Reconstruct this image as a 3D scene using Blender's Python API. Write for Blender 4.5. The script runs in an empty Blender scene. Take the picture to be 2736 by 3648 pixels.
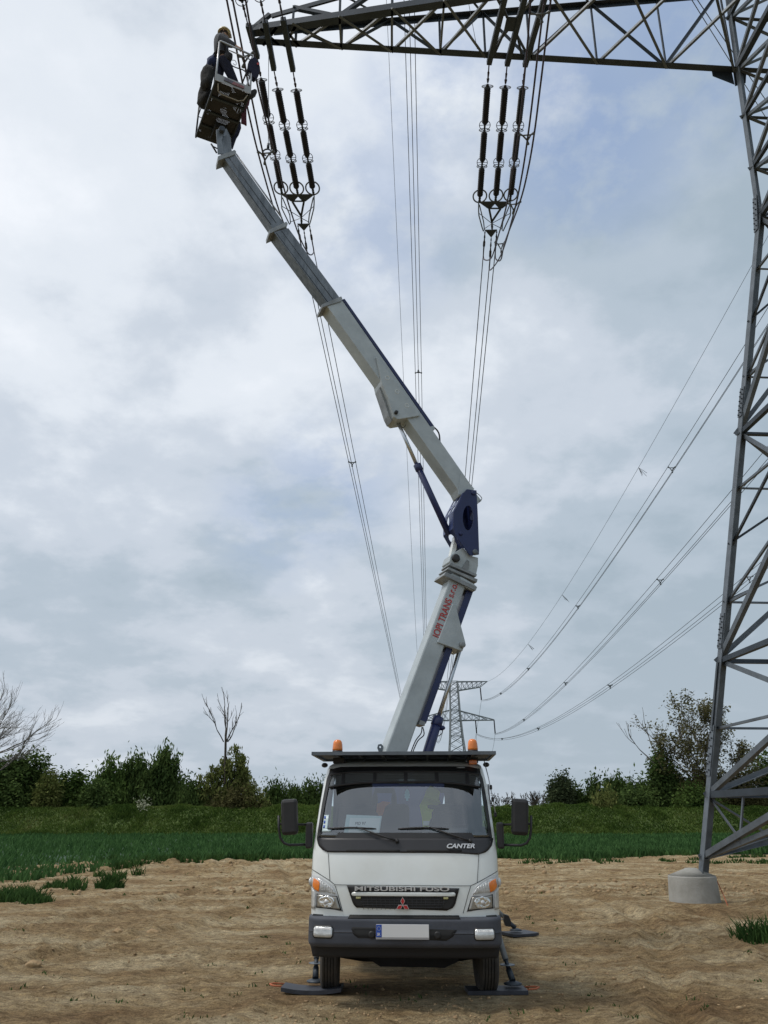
import bpy, bmesh, math, random
import numpy as np
from mathutils import Vector, Matrix, Euler
R = math.radians
random.seed(7); RNG = np.random.default_rng(7)
SC = bpy.context.scene
COL = SC.collection

# ------------------------------------------------------------------ camera
F, PITCH, HC = 2843.0, R(21.0), 1.8            # focal length in photo pixels, tilt, eye height
cam = bpy.data.cameras.new('camera'); camo = bpy.data.objects.new('camera', cam); COL.objects.link(camo)
cam.sensor_fit = 'VERTICAL'; cam.sensor_height = 24.0; cam.lens = 24.0 * F / 3648.0
cam.clip_start = 0.1; cam.clip_end = 6000
camo.location = (0, 0, HC); camo.rotation_euler = (R(90) + PITCH, 0, 0)
SC.camera = camo
SC.render.resolution_x = 768; SC.render.resolution_y = 1024

# ------------------------------------------------------------------ light
sd = Vector((-0.48, -0.06, 0.90)).normalized()
# the sun stands high on the left behind thin cloud; azimuth from +Y towards +X
SUN_EL = math.asin(sd.z); SUN_AZ = math.atan2(sd.x, sd.y)
sl = bpy.data.lights.new('sun', 'SUN'); sl.energy = 1.5; sl.angle = R(14); sl.color = (1.0, 0.95, 0.88)
so = bpy.data.objects.new('sun', sl); COL.objects.link(so)
so.rotation_euler = sd.to_track_quat('Z', 'Y').to_euler(); so.location = (0, 0, 60)
SC.view_settings.view_transform = 'Standard'; SC.view_settings.look = 'None'
SC.view_settings.exposure = 0.24; SC.view_settings.gamma = 1.0

w = bpy.data.worlds.new("World"); SC.world = w; w.use_nodes = True
nt = w.node_tree; N = nt.nodes; L = nt.links
for n in list(N): N.remove(n)
def nn(t, **k):
    n = N.new(t)
    for a, b in k.items(): setattr(n, a, b)
    return n
def mth(op, a=None, b=None, c=None, clamp=False):
    n = nn('ShaderNodeMath', operation=op); n.use_clamp = clamp
    for i, x in enumerate((a, b, c)):
        if x is None: continue
        if isinstance(x, (int, float)): n.inputs[i].default_value = x
        else: L.new(x, n.inputs[i])
    return n.outputs[0]
def ramp(fac, stops, interp='EASE'):
    n = nn('ShaderNodeValToRGB'); n.color_ramp.interpolation = interp
    el = n.color_ramp.elements
    while len(el) < len(stops): el.new(0.5)
    for e, (p, c) in zip(el, stops): e.position = p; e.color = (*c, 1)
    L.new(fac, n.inputs[0]); return n.outputs[0]
def mixc(f, a, b, mode='MIX'):
    n = nn('ShaderNodeMix', data_type='RGBA', blend_type=mode)
    for i, x in ((0, f), (6, a), (7, b)):
        if isinstance(x, (int, float)): n.inputs[i].default_value = x
        elif isinstance(x, tuple): n.inputs[i].default_value = (*x, 1)
        else: L.new(x, n.inputs[i])
    return n.outputs[2]
tc = nn('ShaderNodeTexCoord'); sep = nn('ShaderNodeSeparateXYZ'); L.new(tc.outputs['Generated'], sep.inputs[0])
zz = mth('ADD', mth('MAXIMUM', sep.outputs[2], 0.0), 0.30)
cx = mth('DIVIDE', sep.outputs[0], zz); cy = mth('DIVIDE', sep.outputs[1], zz)
cmb = nn('ShaderNodeCombineXYZ'); L.new(cx, cmb.inputs[0]); L.new(cy, cmb.inputs[1])   # the cloud deck as a flat layer overhead
def noise(scale, detail, rough, off, dist=0.0, lac=2.0):
    m = nn('ShaderNodeMapping'); m.inputs['Location'].default_value = off; L.new(cmb.outputs[0], m.inputs[0])
    n = nn('ShaderNodeTexNoise'); n.inputs['Scale'].default_value = scale; n.inputs['Detail'].default_value = detail
    n.inputs['Roughness'].default_value = rough; n.inputs['Distortion'].default_value = dist; n.inputs['Lacunarity'].default_value = lac
    L.new(m.outputs[0], n.inputs[0]); return n.outputs[0]
big = noise(1.1, 3, 0.5, (3.1, 1.7, 0)); mid = noise(3.3, 7, 0.52, (0.4, 5.2, 0.3), 0.15); fine = noise(9., 7, 0.6, (7.4, 2.2, 0.8), 0.1)
dens = mth('ADD', mth('ADD', mth('MULTIPLY', big, 0.45), mth('MULTIPLY', mid, 0.38)), mth('MULTIPLY', fine, 0.17))
# upper left of the deck is thin and bright, lower right thicker
side = mth('MULTIPLY', sep.outputs[0], -0.22)
dens2 = mth('ADD', mth('ADD', dens, side), mth('SUBTRACT', mth('MULTIPLY', sep.outputs[2], 0.20), 0.075))
cloud = ramp(dens2, [(0.37, (0.33, 0.405, 0.475)), (0.455, (0.40, 0.47, 0.545)), (0.53, (0.51, 0.565, 0.64)), (0.62, (0.66, 0.705, 0.765)), (0.74, (0.78, 0.81, 0.86))])
# warm tint towards the horizon where the clouds are seen edge-on
low = mth('SUBTRACT', 1.0, mth('MULTIPLY', mth('MAXIMUM', sep.outputs[2], 0.0), 2.8), clamp=True)
cloud = mixc(mth('MULTIPLY', low, 0.40), cloud, (0.43, 0.475, 0.52))
sky = nn('ShaderNodeTexSky', sky_type='NISHITA'); sky.sun_disc = False; sky.sun_elevation = SUN_EL; sky.sun_rotation = SUN_AZ
sky.air_density = 1.0; sky.dust_density = 0.6; sky.ozone_density = 1.5
skyb = nn('ShaderNodeVectorMath', operation='SCALE'); skyb.inputs['Scale'].default_value = 0.1; L.new(sky.outputs[0], skyb.inputs[0])
# holes in the deck, mostly up on the right
def spot(x, y, z, r0, r1):
    v = Vector((x, y, z)).normalized()
    d = nn('ShaderNodeVectorMath', operation='DOT_PRODUCT'); d.inputs[1].default_value = v
    nv = nn('ShaderNodeVectorMath', operation='NORMALIZE'); L.new(tc.outputs['Generated'], nv.inputs[0]); L.new(nv.outputs[0], d.inputs[0])
    m = nn('ShaderNodeMapRange'); m.inputs[1].default_value = math.cos(R(r1)); m.inputs[2].default_value = math.cos(R(r0)); L.new(d.outputs['Value'], m.inputs[0])
    return m.outputs[0]
def rdir(u, v):
    x = (u - 1368) / F; y = (1824 - v) / F; c, s = math.cos(PITCH), math.sin(PITCH)
    return (x, c - y * s, s + y * c)
holes = None
for (u, v, r1, k) in [(2080, 430, 9, 1.0), (2420, 130, 9, .9), (1570, 320, 6, .75), (1330, 760, 8, .55), (1180, 1720, 6, .5), (2250, 420, 6, .8), (1000, 1840, 6, .4)]:
    h = mth('MULTIPLY', spot(*rdir(u, v), 0.5, r1), k)
    holes = h if holes is None else mth('MAXIMUM', holes, h)
hn = noise(9.5, 7, 0.6, (1.4, 9.2, 0.5), 0.1)
hm = nn('ShaderNodeMapRange'); hm.inputs[1].default_value = 0.34; hm.inputs[2].default_value = 0.56; L.new(hn, hm.inputs[0])
hf = mth('MULTIPLY', mth('MULTIPLY', holes, hm.outputs[0]), .72)
blue = mixc(0.55, skyb.outputs[0], (0.30, 0.42, 0.68))
skyc = mixc(hf, cloud, blue)
bg = nn('ShaderNodeBackground'); L.new(skyc, bg.inputs[0]); bg.inputs[1].default_value = 1.0
wo = nn('ShaderNodeOutputWorld'); L.new(bg.outputs[0], wo.inputs[0])

# ------------------------------------------------------------------ geometry of sight lines (real distances, used to measure the place)
CP, SP = math.cos(PITCH), math.sin(PITCH)
def atY(u, v, Y): d = rdir(u, v); k = Y / d[1]; return Vector((d[0] * k, Y, HC + d[2] * k))
def atZ(u, v, Z): d = rdir(u, v); k = (Z - HC) / d[2]; return Vector((d[0] * k, d[1] * k, Z))
def onpl(u, v, p, n):
    d = Vector(rdir(u, v)); o = Vector((0, 0, HC)); k = (Vector(p) - o).dot(n) / d.dot(n); return o + d * k

# ------------------------------------------------------------------ materials
MATS = {}
def mat(name, col, rough=.6, metal=0., var=.0, vscale=3., bump=0., bscale=30., col2=None, spec=None, stretch=None, coat=0):
    if name in MATS: return MATS[name]
    m = bpy.data.materials.new(name); m.use_nodes = True; t = m.node_tree; b = t.nodes['Principled BSDF']
    b.inputs['Base Color'].default_value = (*col, 1); b.inputs['Roughness'].default_value = rough; b.inputs['Metallic'].default_value = metal
    if spec is not None: b.inputs['Specular IOR Level'].default_value = spec
    if coat: b.inputs['Coat Weight'].default_value = coat; b.inputs['Coat Roughness'].default_value = .08
    c = t.nodes.new('ShaderNodeTexCoord'); src = c.outputs['Object']
    if stretch:
        mp = t.nodes.new('ShaderNodeMapping'); mp.inputs['Scale'].default_value = stretch; t.links.new(src, mp.inputs[0]); src = mp.outputs[0]
    if var or col2:
        n = t.nodes.new('ShaderNodeTexNoise'); n.inputs['Scale'].default_value = vscale; n.inputs['Detail'].default_value = 6; n.inputs['Roughness'].default_value = .65
        t.links.new(src, n.inputs[0])
        r = t.nodes.new('ShaderNodeValToRGB'); r.color_ramp.elements[0].position = .32; r.color_ramp.elements[1].position = .68
        a = col; bb = col2 if col2 else tuple(min(1, x * (1 + var)) for x in col)
        if not col2: a = tuple(x * (1 - var) for x in col)
        r.color_ramp.elements[0].color = (*a, 1); r.color_ramp.elements[1].color = (*bb, 1)
        t.links.new(n.outputs[0], r.inputs[0]); t.links.new(r.outputs[0], b.inputs['Base Color'])
    if bump:
        n2 = t.nodes.new('ShaderNodeTexNoise'); n2.inputs['Scale'].default_value = bscale; n2.inputs['Detail'].default_value = 5
        t.links.new(src, n2.inputs[0])
        bp = t.nodes.new('ShaderNodeBump'); bp.inputs['Strength'].default_value = bump; bp.inputs['Distance'].default_value = .02
        t.links.new(n2.outputs[0], bp.inputs['Height']); t.links.new(bp.outputs[0], b.inputs['Normal'])
    MATS[name] = m; return m
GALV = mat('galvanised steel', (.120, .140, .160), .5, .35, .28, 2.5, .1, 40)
GALVD = mat('shade-darkened galvanised steel', (.034, .046, .060), .55, .2, .3, 2., .1, 40)  # same steel, darkened so the shade under the arm is in its colour
GALVF = mat('hazed far steel', (.20, .22, .235), .7, .1, .1)  # lighter steel: the haze over the distant pylon is put into the colour
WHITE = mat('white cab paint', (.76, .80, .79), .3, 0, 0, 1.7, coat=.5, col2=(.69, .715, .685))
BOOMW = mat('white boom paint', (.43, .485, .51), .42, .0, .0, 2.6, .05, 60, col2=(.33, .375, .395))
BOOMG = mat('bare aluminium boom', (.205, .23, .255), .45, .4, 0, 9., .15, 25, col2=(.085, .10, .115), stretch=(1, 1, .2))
BOOMD = mat('grimy boom plate', (.23, .25, .26), .5, .2, .3, 4.)
BLUE = mat('dark blue paint', (.011, .020, .085), .38, 0, .15, 2.)
BLUEL = mat('sky-lit blue paint', (.05, .075, .20), .35, 0, .1, 2.)  # lighter copy of the blue, sky reflection on the webs painted in
BLACK = mat('black plastic', (.014, .014, .015), .5, 0, .2, 8., .1, 200)
BLACKG = mat('satin black panel', (.022, .022, .025), .42, 0, .1, 4.)
BUMP = mat('grey bumper plastic', (.058, .065, .082), .6, 0, .24, 2.5, .25, 260)
RUB = mat('tyre rubber', (.028, .028, .028), .85, 0, .0, 6., .3, 120, col2=(.075, .065, .052))
DARK = mat('dark underside', (.012, .012, .012), .8, 0, .3, 4.)
CHROME = mat('chromed rod', (.50, .53, .56), .32, 1., .05)
INS = mat('dark composite rubber', (.007, .007, .013), .6, 0, .1)
CABLE = mat('aluminium conductor', (.05, .052, .058), .6, .3, .15, 2.)
CABLEP = mat('weathered purple grey cable', (.055, .045, .062), .6, .2, .1)
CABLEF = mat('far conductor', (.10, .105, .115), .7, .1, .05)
CONC = mat('raw concrete', (.36, .355, .33), .85, 0, 0, 3., .35, 30, col2=(.27, .265, .235))
ORANGE = mat('orange lens', (.75, .20, .02), .25, 0, .2, 20., coat=.5)
RED = mat('red lettering', (.42, .03, .03), .45)
REDB = mat('red enamel', (.42, .02, .025), .25, coat=.4)
SILV = mat('silver lettering', (.62, .62, .62), .3, .5)
CLEAR = mat('clear ribbed lens', (.58, .60, .60), .12, .25, .25, 14., .3, 60, coat=.6)
REFL = mat('bright reflector', (.78, .80, .80), .1, .9, .2, 9., .5, 26)
SMOKE = mat('smoked lens', (.30, .29, .26), .15, .3, .15, 8., coat=.6)
PLATEW = mat('white plate', (.72, .72, .72), .4)
PLATEB = mat('blue plate band', (.02, .08, .42), .4)
YEL = mat('pale yellow marker', (.62, .60, .30), .4)
PAD = mat('dark plastic pad', (.030, .034, .045), .6, 0, .3, 6.)
ROPE = mat('orange rope', (.42, .13, .06), .8, 0, .2)
SEAT = mat('grey seat fabric', (.035, .038, .042), .9, 0, .1)
HIVIS = mat('yellow safety fabric', (.72, .85, .12), .8, 0, .1)
HIVIO = mat('orange safety fabric', (.85, .22, .08), .8)
DASH = mat('dashboard plastic', (.05, .055, .06), .7, 0, .1)
PAPER = mat('paper in sleeve', (.50, .60, .62), .35, 0, .06, 20.)
INK = mat('pen ink', (.03, .04, .06), .8)
JACKET = mat('navy work cloth', (.006, .008, .028), .9, 0, .3, 12., .4, 40)
MAROON = mat('maroon cloth', (.075, .015, .03), .9, 0, .3, 12.)
SACK = mat('dark canvas bag', (.020, .020, .020), .9, 0, .35, 6., .5, 30)
SHIRT = mat('grey work shirt', (.055, .060, .072), .9, 0, .2, 12., .3, 40)
TROU = mat('navy trousers', (.005, .007, .024), .9, 0, .3, 12., .3, 40)
SKIN = mat('skin', (.42, .26, .19), .6)
HELM = mat('yellow helmet shell', (.55, .49, .31), .35, 0, .1)
STRAP = mat('black strap', (.012, .012, .014), .7)
HAIR = mat('dark hair', (.03, .02, .015), .8)
BASKF = mat('dark perforated floor', (.030, .030, .032), .6, .3, .2, 4.)
ALU = mat('bare aluminium tube', (.42, .43, .44), .35, .7, .1)
def glass(name, tint, refl):
    m = bpy.data.materials.new(name); m.use_nodes = True; t = m.node_tree
    for n in list(t.nodes): t.nodes.remove(n)
    o = t.nodes.new('ShaderNodeOutputMaterial'); mx = t.nodes.new('ShaderNodeMixShader'); tr = t.nodes.new('ShaderNodeBsdfTransparent'); g = t.nodes.new('ShaderNodeBsdfGlossy')
    tr.inputs[0].default_value = (*tint, 1); g.inputs[1].default_value = .02; g.inputs[0].default_value = (.9, .95, 1, 1)
    lw = t.nodes.new('ShaderNodeFresnel'); lw.inputs[0].default_value = 1.5
    a = t.nodes.new('ShaderNodeMath'); a.operation = 'MULTIPLY_ADD'; a.inputs[1].default_value = 1.1; a.inputs[2].default_value = refl; a.use_clamp = True
    t.links.new(lw.outputs[0], a.inputs[0]); t.links.new(a.outputs[0], mx.inputs[0]); t.links.new(tr.outputs[0], mx.inputs[1]); t.links.new(g.outputs[0], mx.inputs[2]); t.links.new(mx.outputs[0], o.inputs[0])
    return m
GLASS = glass('windscreen glass', (.86, .95, .96), .12)

# perforated plate: holes punched through the sheet in patches
def perforate(m):
    t = m.node_tree; b = t.nodes['Principled BSDF']; o = t.nodes['Material Output']
    c = t.nodes.new('ShaderNodeTexCoord'); v = t.nodes.new('ShaderNodeTexVoronoi'); v.inputs['Scale'].default_value = 38; v.inputs['Randomness'].default_value = 0
    v.voronoi_dimensions = '2D'; t.links.new(c.outputs['UV'], v.inputs[0])
    lt = t.nodes.new('ShaderNodeMath'); lt.operation = 'LESS_THAN'; lt.inputs[1].default_value = .14; t.links.new(v.outputs['Distance'], lt.inputs[0])
    n = t.nodes.new('ShaderNodeTexNoise'); n.inputs['Scale'].default_value = 3.4; n.inputs['Detail'].default_value = 0; t.links.new(c.outputs['UV'], n.inputs[0])
    g = t.nodes.new('ShaderNodeMath'); g.operation = 'GREATER_THAN'; g.inputs[1].default_value = .55; t.links.new(n.outputs[0], g.inputs[0])
    mu = t.nodes.new('ShaderNodeMath'); mu.operation = 'MULTIPLY'; t.links.new(lt.outputs[0], mu.inputs[0]); t.links.new(g.outputs[0], mu.inputs[1])
    tr = t.nodes.new('ShaderNodeBsdfTransparent'); mx = t.nodes.new('ShaderNodeMixShader')
    t.links.new(mu.outputs[0], mx.inputs[0]); t.links.new(b.outputs[0], mx.inputs[1]); t.links.new(tr.outputs[0], mx.inputs[2]); t.links.new(mx.outputs[0], o.inputs[0])
perforate(BASKF)

# ------------------------------------------------------------------ object helpers
def tag(o, label=None, cat=None, group=None, kind=None):
    if label: o['label'] = label
    if cat: o['category'] = cat
    if group: o['group'] = group
    if kind: o['kind'] = kind
    return o
def thing(name, label, cat, loc=(0, 0, 0), rz=0., group=None):
    o = bpy.data.objects.new(name, None); COL.objects.link(o); o.location = loc; o.rotation_euler = (0, 0, rz); o.empty_display_size = .2
    return tag(o, label, cat, group)
def inv_of(o):
    m = Matrix.Identity(4)
    while o is not None:
        m = Matrix.LocRotScale(o.location, o.rotation_euler, o.scale) @ m; o = o.parent
    return m.inverted()
class MB:
    def __init__(s): s.v = []; s.f = []; s.sm = []
    def add(s, vs, fs, sm=False):
        b = len(s.v); s.v += [tuple(x) for x in vs]; s.f += [tuple(b + i for i in f) for f in fs]; s.sm += [sm] * len(fs); return s
    def box(s, c, d, M=None):
        x, y, z = d[0] / 2, d[1] / 2, d[2] / 2; c = Vector(c)
        vs = [Vector((a, b, e)) for e in (-z, z) for a, b in ((-x, -y), (x, -y), (x, y), (-x, y))]
        vs = [(M @ v if M else v) + c for v in vs]
        return s.add(vs, [(3, 2, 1, 0), (4, 5, 6, 7), (0, 1, 5, 4), (1, 2, 6, 5), (2, 3, 7, 6), (3, 0, 4, 7)])
    def span(s, a, b): return s.box([(a[i] + b[i]) / 2 for i in range(3)], [abs(b[i] - a[i]) for i in range(3)])
    def frame(s, p, q, up):
        p, q = Vector(p), Vector(q); z = (q - p).normalized(); up = Vector(up)
        x = up.cross(z)
        if x.length < 1e-4: x = Vector((1, 0, 0)).cross(z) if abs(z.x) < .9 else Vector((0, 1, 0)).cross(z)
        x.normalize(); y = z.cross(x); return p, q, x, y, z
    def bar(s, p, q, wd, h, up=(0, 0, 1), wd2=None, h2=None):
        p, q, x, y, z = s.frame(p, q, up); vs = []
        for o, a, b in ((p, wd, h), (q, wd2 or wd, h2 or h)):
            vs += [o - x * a / 2 - y * b / 2, o + x * a / 2 - y * b / 2, o + x * a / 2 + y * b / 2, o - x * a / 2 + y * b / 2]
        return s.add(vs, [(3, 2, 1, 0), (4, 5, 6, 7), (0, 1, 5, 4), (1, 2, 6, 5), (2, 3, 7, 6), (3, 0, 4, 7)])
    def angle(s, p, q, wd, t, d1, d2):
        # rolled L-section: flanges run from the heel line p-q along d1 and d2
        p, q = Vector(p), Vector(q); z = (q - p).normalized(); d1 = Vector(d1); d2 = Vector(d2)
        d1 = (d1 - z * d1.dot(z)).normalized(); d2 = d2 - z * d2.dot(z); d2 = (d2 - d1 * d2.dot(d1)).normalized()
        pr = [(0, 0), (wd, 0), (wd, t), (t, t), (t, wd), (0, wd)]; vs = []
        for o in (p, q): vs += [o + d1 * a + d2 * b for a, b in pr]
        fs = [(0, 1, 7, 6), (1, 2, 8, 7), (2, 3, 9, 8), (3, 4, 10, 9), (4, 5, 11, 10), (5, 0, 6, 11), (0, 3, 2, 1), (0, 5, 4, 3), (6, 7, 8, 9), (6, 9, 10, 11)]
        return s.add(vs, fs)
    def tube(s, pts, r, n=8, caps=True, closed=False):
        pts = [Vector(p) for p in pts]; m = len(pts); rs = r if isinstance(r, (list, tuple)) else [r] * m
        b = len(s.v); x = None
        for i, p in enumerate(pts):
            if closed: t = (pts[(i + 1) % m] - pts[i - 1])
            else: t = pts[min(i + 1, m - 1)] - pts[max(i - 1, 0)]
            t.normalize()
            if x is None: x = t.orthogonal().normalized()
            else:
                x = x - t * x.dot(t)
                x = x.normalized() if x.length > 1e-5 else t.orthogonal().normalized()
            y = t.cross(x)
            for k in range(n):
                a = 2 * math.pi * k / n; s.v.append(tuple(p + (x * math.cos(a) + y * math.sin(a)) * rs[i]))
        rng = range(m if closed else m - 1)
        for i in rng:
            j = (i + 1) % m
            for k in range(n):
                s.f.append((b + i * n + k, b + i * n + (k + 1) % n, b + j * n + (k + 1) % n, b + j * n + k)); s.sm.append(True)
        if caps and not closed:
            s.f.append(tuple(b + k for k in reversed(range(n)))); s.sm.append(False)
            s.f.append(tuple(b + (m - 1) * n + k for k in range(n))); s.sm.append(False)
        return s
    def ring(s, c, nrm, rad, r, n=24, k=6, a0=0, a1=360, xd=None):
        c = Vector(c); nrm = Vector(nrm).normalized(); x = Vector(xd).normalized() if xd else nrm.orthogonal().normalized(); y = nrm.cross(x)
        full = abs(a1 - a0) >= 360; m = n if full else n + 1
        pts = [c + (x * math.cos(R(a0 + (a1 - a0) * i / n)) + y * math.sin(R(a0 + (a1 - a0) * i / n))) * rad for i in range(m)]
        return s.tube(pts, r, k, closed=full)
    def lathe(s, c, axis, prof, n=20, sm=True):
        c = Vector(c); axis = Vector(axis).normalized(); x = axis.orthogonal().normalized(); y = axis.cross(x); b = len(s.v)
        for (h, r) in prof:
            for k in range(n):
                a = 2 * math.pi * k / n; s.v.append(tuple(c + axis * h + (x * math.cos(a) + y * math.sin(a)) * r))
        for i in range(len(prof) - 1):
            for k in range(n):
                s.f.append((b + i * n + k, b + i * n + (k + 1) % n, b + (i + 1) * n + (k + 1) % n, b + (i + 1) * n + k)); s.sm.append(sm)
        s.f.append(tuple(b + k for k in reversed(range(n)))); s.sm.append(False)
        s.f.append(tuple(b + (len(prof) - 1) * n + k for k in range(n))); s.sm.append(False)
        return s
    def plate(s, poly, nrm, th, holes=()):
        # flat plate with real holes: poly (3D points) is one face, thickness th along nrm
        nrm = Vector(nrm).normalized(); bm = bmesh.new(); eds = []
        for lp in [poly] + list(holes):
            vs = [bm.verts.new(Vector(p)) for p in lp]
            eds += [bm.edges.new((vs[i], vs[(i + 1) % len(vs)])) for i in range(len(vs))]
        bmesh.ops.triangle_fill(bm, edges=eds, use_beauty=True)
        bm.verts.index_update()
        vs = [v.co.copy() for v in bm.verts]; n = len(vs)
        fs = [[v.index for v in f.verts] for f in bm.faces]
        out = vs + [v + nrm * th for v in vs]; ff = [tuple(f) for f in fs] + [tuple(i + n for i in reversed(f)) for f in fs]
        for e in bm.edges:
            if len(e.link_faces) == 1: a, b2 = e.verts[0].index, e.verts[1].index; ff.append((a, b2, b2 + n, a + n))
        bm.free(); return s.add(out, ff)
    def ball(s, c, r, n=10, m=7, sc=(1, 1, 1), M=None):
        vs = []; fs = []
        for i in range(m + 1):
            th = math.pi * i / m
            for k in range(n):
                a = 2 * math.pi * k / n; v = Vector((math.sin(th) * math.cos(a) * sc[0], math.sin(th) * math.sin(a) * sc[1], math.cos(th) * sc[2])) * r
                vs.append((M @ v if M else v) + Vector(c))
        for i in range(m):
            for k in range(n): fs.append((i * n + k, (i + 1) * n + k, (i + 1) * n + (k + 1) % n, i * n + (k + 1) % n))
        return s.add(vs, fs, True)
    def build(s, name, m, parent=None, world=True, bevel=0, fix=True):
        me = bpy.data.meshes.new(name); vs = s.v
        if parent is not None and world:
            iv = inv_of(parent); vs = [tuple(iv @ Vector(v)) for v in vs]
        me.from_pydata(vs, [], s.f); me.polygons.foreach_set('use_smooth', s.sm)
        if fix:
            bm = bmesh.new(); bm.from_mesh(me); bmesh.ops.recalc_face_normals(bm, faces=bm.faces); bm.to_mesh(me); bm.free()
        me.materials.append(m); me.update()
        o = bpy.data.objects.new(name, me); COL.objects.link(o)
        if parent is not None: o.parent = parent
        if bevel:
            b = o.modifiers.new('bevel', 'BEVEL'); b.width = bevel; b.segments = 2; b.limit_method = 'ANGLE'; b.angle_limit = R(35)
        return o
def proj(p):
    z = p[2] - HC; D = p[1] * CP + z * SP
    return (1368 + F * p[0] / D, 1824 - F * (-p[1] * SP + z * CP) / D) if D > .3 else (9e4, 9e4)
class Bars:
    """many like members of one thing: each a part of its own, the hundred that show largest; the rest as one"""
    def __init__(s): s.l = []
    def _n(s): m = MB(); s.l.append(m); return m
    def angle(s, *a): s._n().angle(*a)
    def bar(s, *a, **k): s._n().bar(*a, **k)
    def plate(s, *a, **k): s._n().plate(*a, **k)
    def build(s, name, m, parent, cap=100):
        def size(mb):
            P = [proj(v) for v in mb.v]; a = [min(max(p[0], 0), 2736) for p in P]; b = [min(max(p[1], 0), 3648) for p in P]
            return (max(a) - min(a)) + (max(b) - min(b))
        s.l.sort(key=size, reverse=True); obs = [mb.build(name, m, parent, fix=False) for mb in s.l[:cap]]
        if len(s.l) > cap:
            r = MB()
            for mb in s.l[cap:]:
                b = len(r.v); r.v += mb.v; r.f += [tuple(b + i for i in f) for f in mb.f]; r.sm += mb.sm
            tag(r.build(name, m, parent, fix=False), kind='stuff')
        return obs
def text(name, s, size, origin, xdir, ydir, m, parent, ext=.004, shear=0., bold=0., width=None, sx=1.):
    cu = bpy.data.curves.new(name, 'FONT'); cu.body = s; cu.size = size; cu.extrude = ext; cu.shear = shear; cu.offset = bold
    o = bpy.data.objects.new(name, cu); COL.objects.link(o)
    dg = bpy.context.evaluated_depsgraph_get(); dg.update()
    me = bpy.data.meshes.new_from_object(o.evaluated_get(dg)); bpy.data.objects.remove(o)
    xs = [v.co.x for v in me.vertices]; x0, x1 = min(xs), max(xs)
    k = (width / (x1 - x0)) if width else sx
    X = Vector(xdir).normalized(); Y = Vector(ydir).normalized(); Z = X.cross(Y); iv = inv_of(parent)
    for v in me.vertices: v.co = iv @ (Vector(origin) + X * (v.co.x - x0) * k + Y * v.co.y + Z * v.co.z)
    me.materials.clear(); me.materials.append(m)
    ob = bpy.data.objects.new(name, me); COL.objects.link(ob); ob.parent = parent; return ob
def npmesh(name, co, quads, m, parent=None, smooth=False):
    me = bpy.data.meshes.new(name); nv = len(co); nf, k = quads.shape
    me.vertices.add(nv); me.vertices.foreach_set('co', np.ascontiguousarray(co, dtype=np.float32).ravel())
    me.loops.add(nf * k); me.loops.foreach_set('vertex_index', quads.astype(np.int32).ravel())
    me.polygons.add(nf); me.polygons.foreach_set('loop_start', np.arange(0, nf * k, k, dtype=np.int32)); me.polygons.foreach_set('loop_total', np.full(nf, k, dtype=np.int32))
    if smooth: me.polygons.foreach_set('use_smooth', np.ones(nf, dtype=bool))
    me.materials.append(m); me.update(calc_edges=True); me.validate()
    o = bpy.data.objects.new(name, me); COL.objects.link(o)
    if parent is not None: o.parent = parent
    return o

# ================================================================== GROUND
def _h(ix, iy, seed):
    n = (ix.astype(np.int64) * 374761393 + iy.astype(np.int64) * 668265263 + seed * 974634777) & 0x7fffffff
    n = ((n ^ (n >> 13)) * 1274126177) & 0x7fffffff
    return ((n ^ (n >> 16)) & 0xffff) / 65535.0
def vn(x, y, seed):
    ix = np.floor(x); iy = np.floor(y); fx = x - ix; fy = y - iy; fx = fx * fx * (3 - 2 * fx); fy = fy * fy * (3 - 2 * fy)
    a = _h(ix, iy, seed); b = _h(ix + 1, iy, seed); c = _h(ix, iy + 1, seed); d = _h(ix + 1, iy + 1, seed)
    return (a * (1 - fx) + b * fx) * (1 - fy) + (c * (1 - fx) + d * fx) * fy - .5
def fbm(x, y, seed, octv, f0, gain=.5, lac=2.03):
    s = 0; a = 1.
    for i in range(octv): s = s + a * vn(x * f0 + i * 17.3, y * f0 - i * 9.1, seed + i); f0 *= lac; a *= gain
    return s
def rut(x, y, pts, wd):
    # depth profile of a wheel rut along a polyline
    best = np.full(x.shape, 99.); along = np.zeros(x.shape); acc = 0.
    for (x0, y0), (x1, y1) in zip(pts[:-1], pts[1:]):
        dx, dy = x1 - x0, y1 - y0; t = np.clip(((x - x0) * dx + (y - y0) * dy) / (dx * dx + dy * dy), 0, 1)
        ds = np.hypot(x - x0 - t * dx, y - y0 - t * dy); ln_ = math.hypot(dx, dy); side_ = ((x - x0) * dy - (y - y0) * dx) / ln_; k_ = ds < best; along = np.where(k_, acc + t * ln_ + .5 * np.abs(side_), along); best = np.where(k_, ds, best); acc += ln_
    best = best + .07 * vn(x * 1.1, y * 1.1, 77)
    tread = np.where(np.sin(along * 2 * np.pi / .19) > .1, .22, -.12) * np.exp(-(best / (wd * .9)) ** 4)
    return -np.exp(-(best / wd) ** 2) + tread + .55 * np.exp(-((best - wd * 1.7) / (wd * .55)) ** 2)
FLAT = [(7.37, 20.4, .9), (-.7, 10.25, .8), (1.1, 10.2, .9), (2.2, 14.8, .7), (-1., 15., 1.5)]
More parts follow.
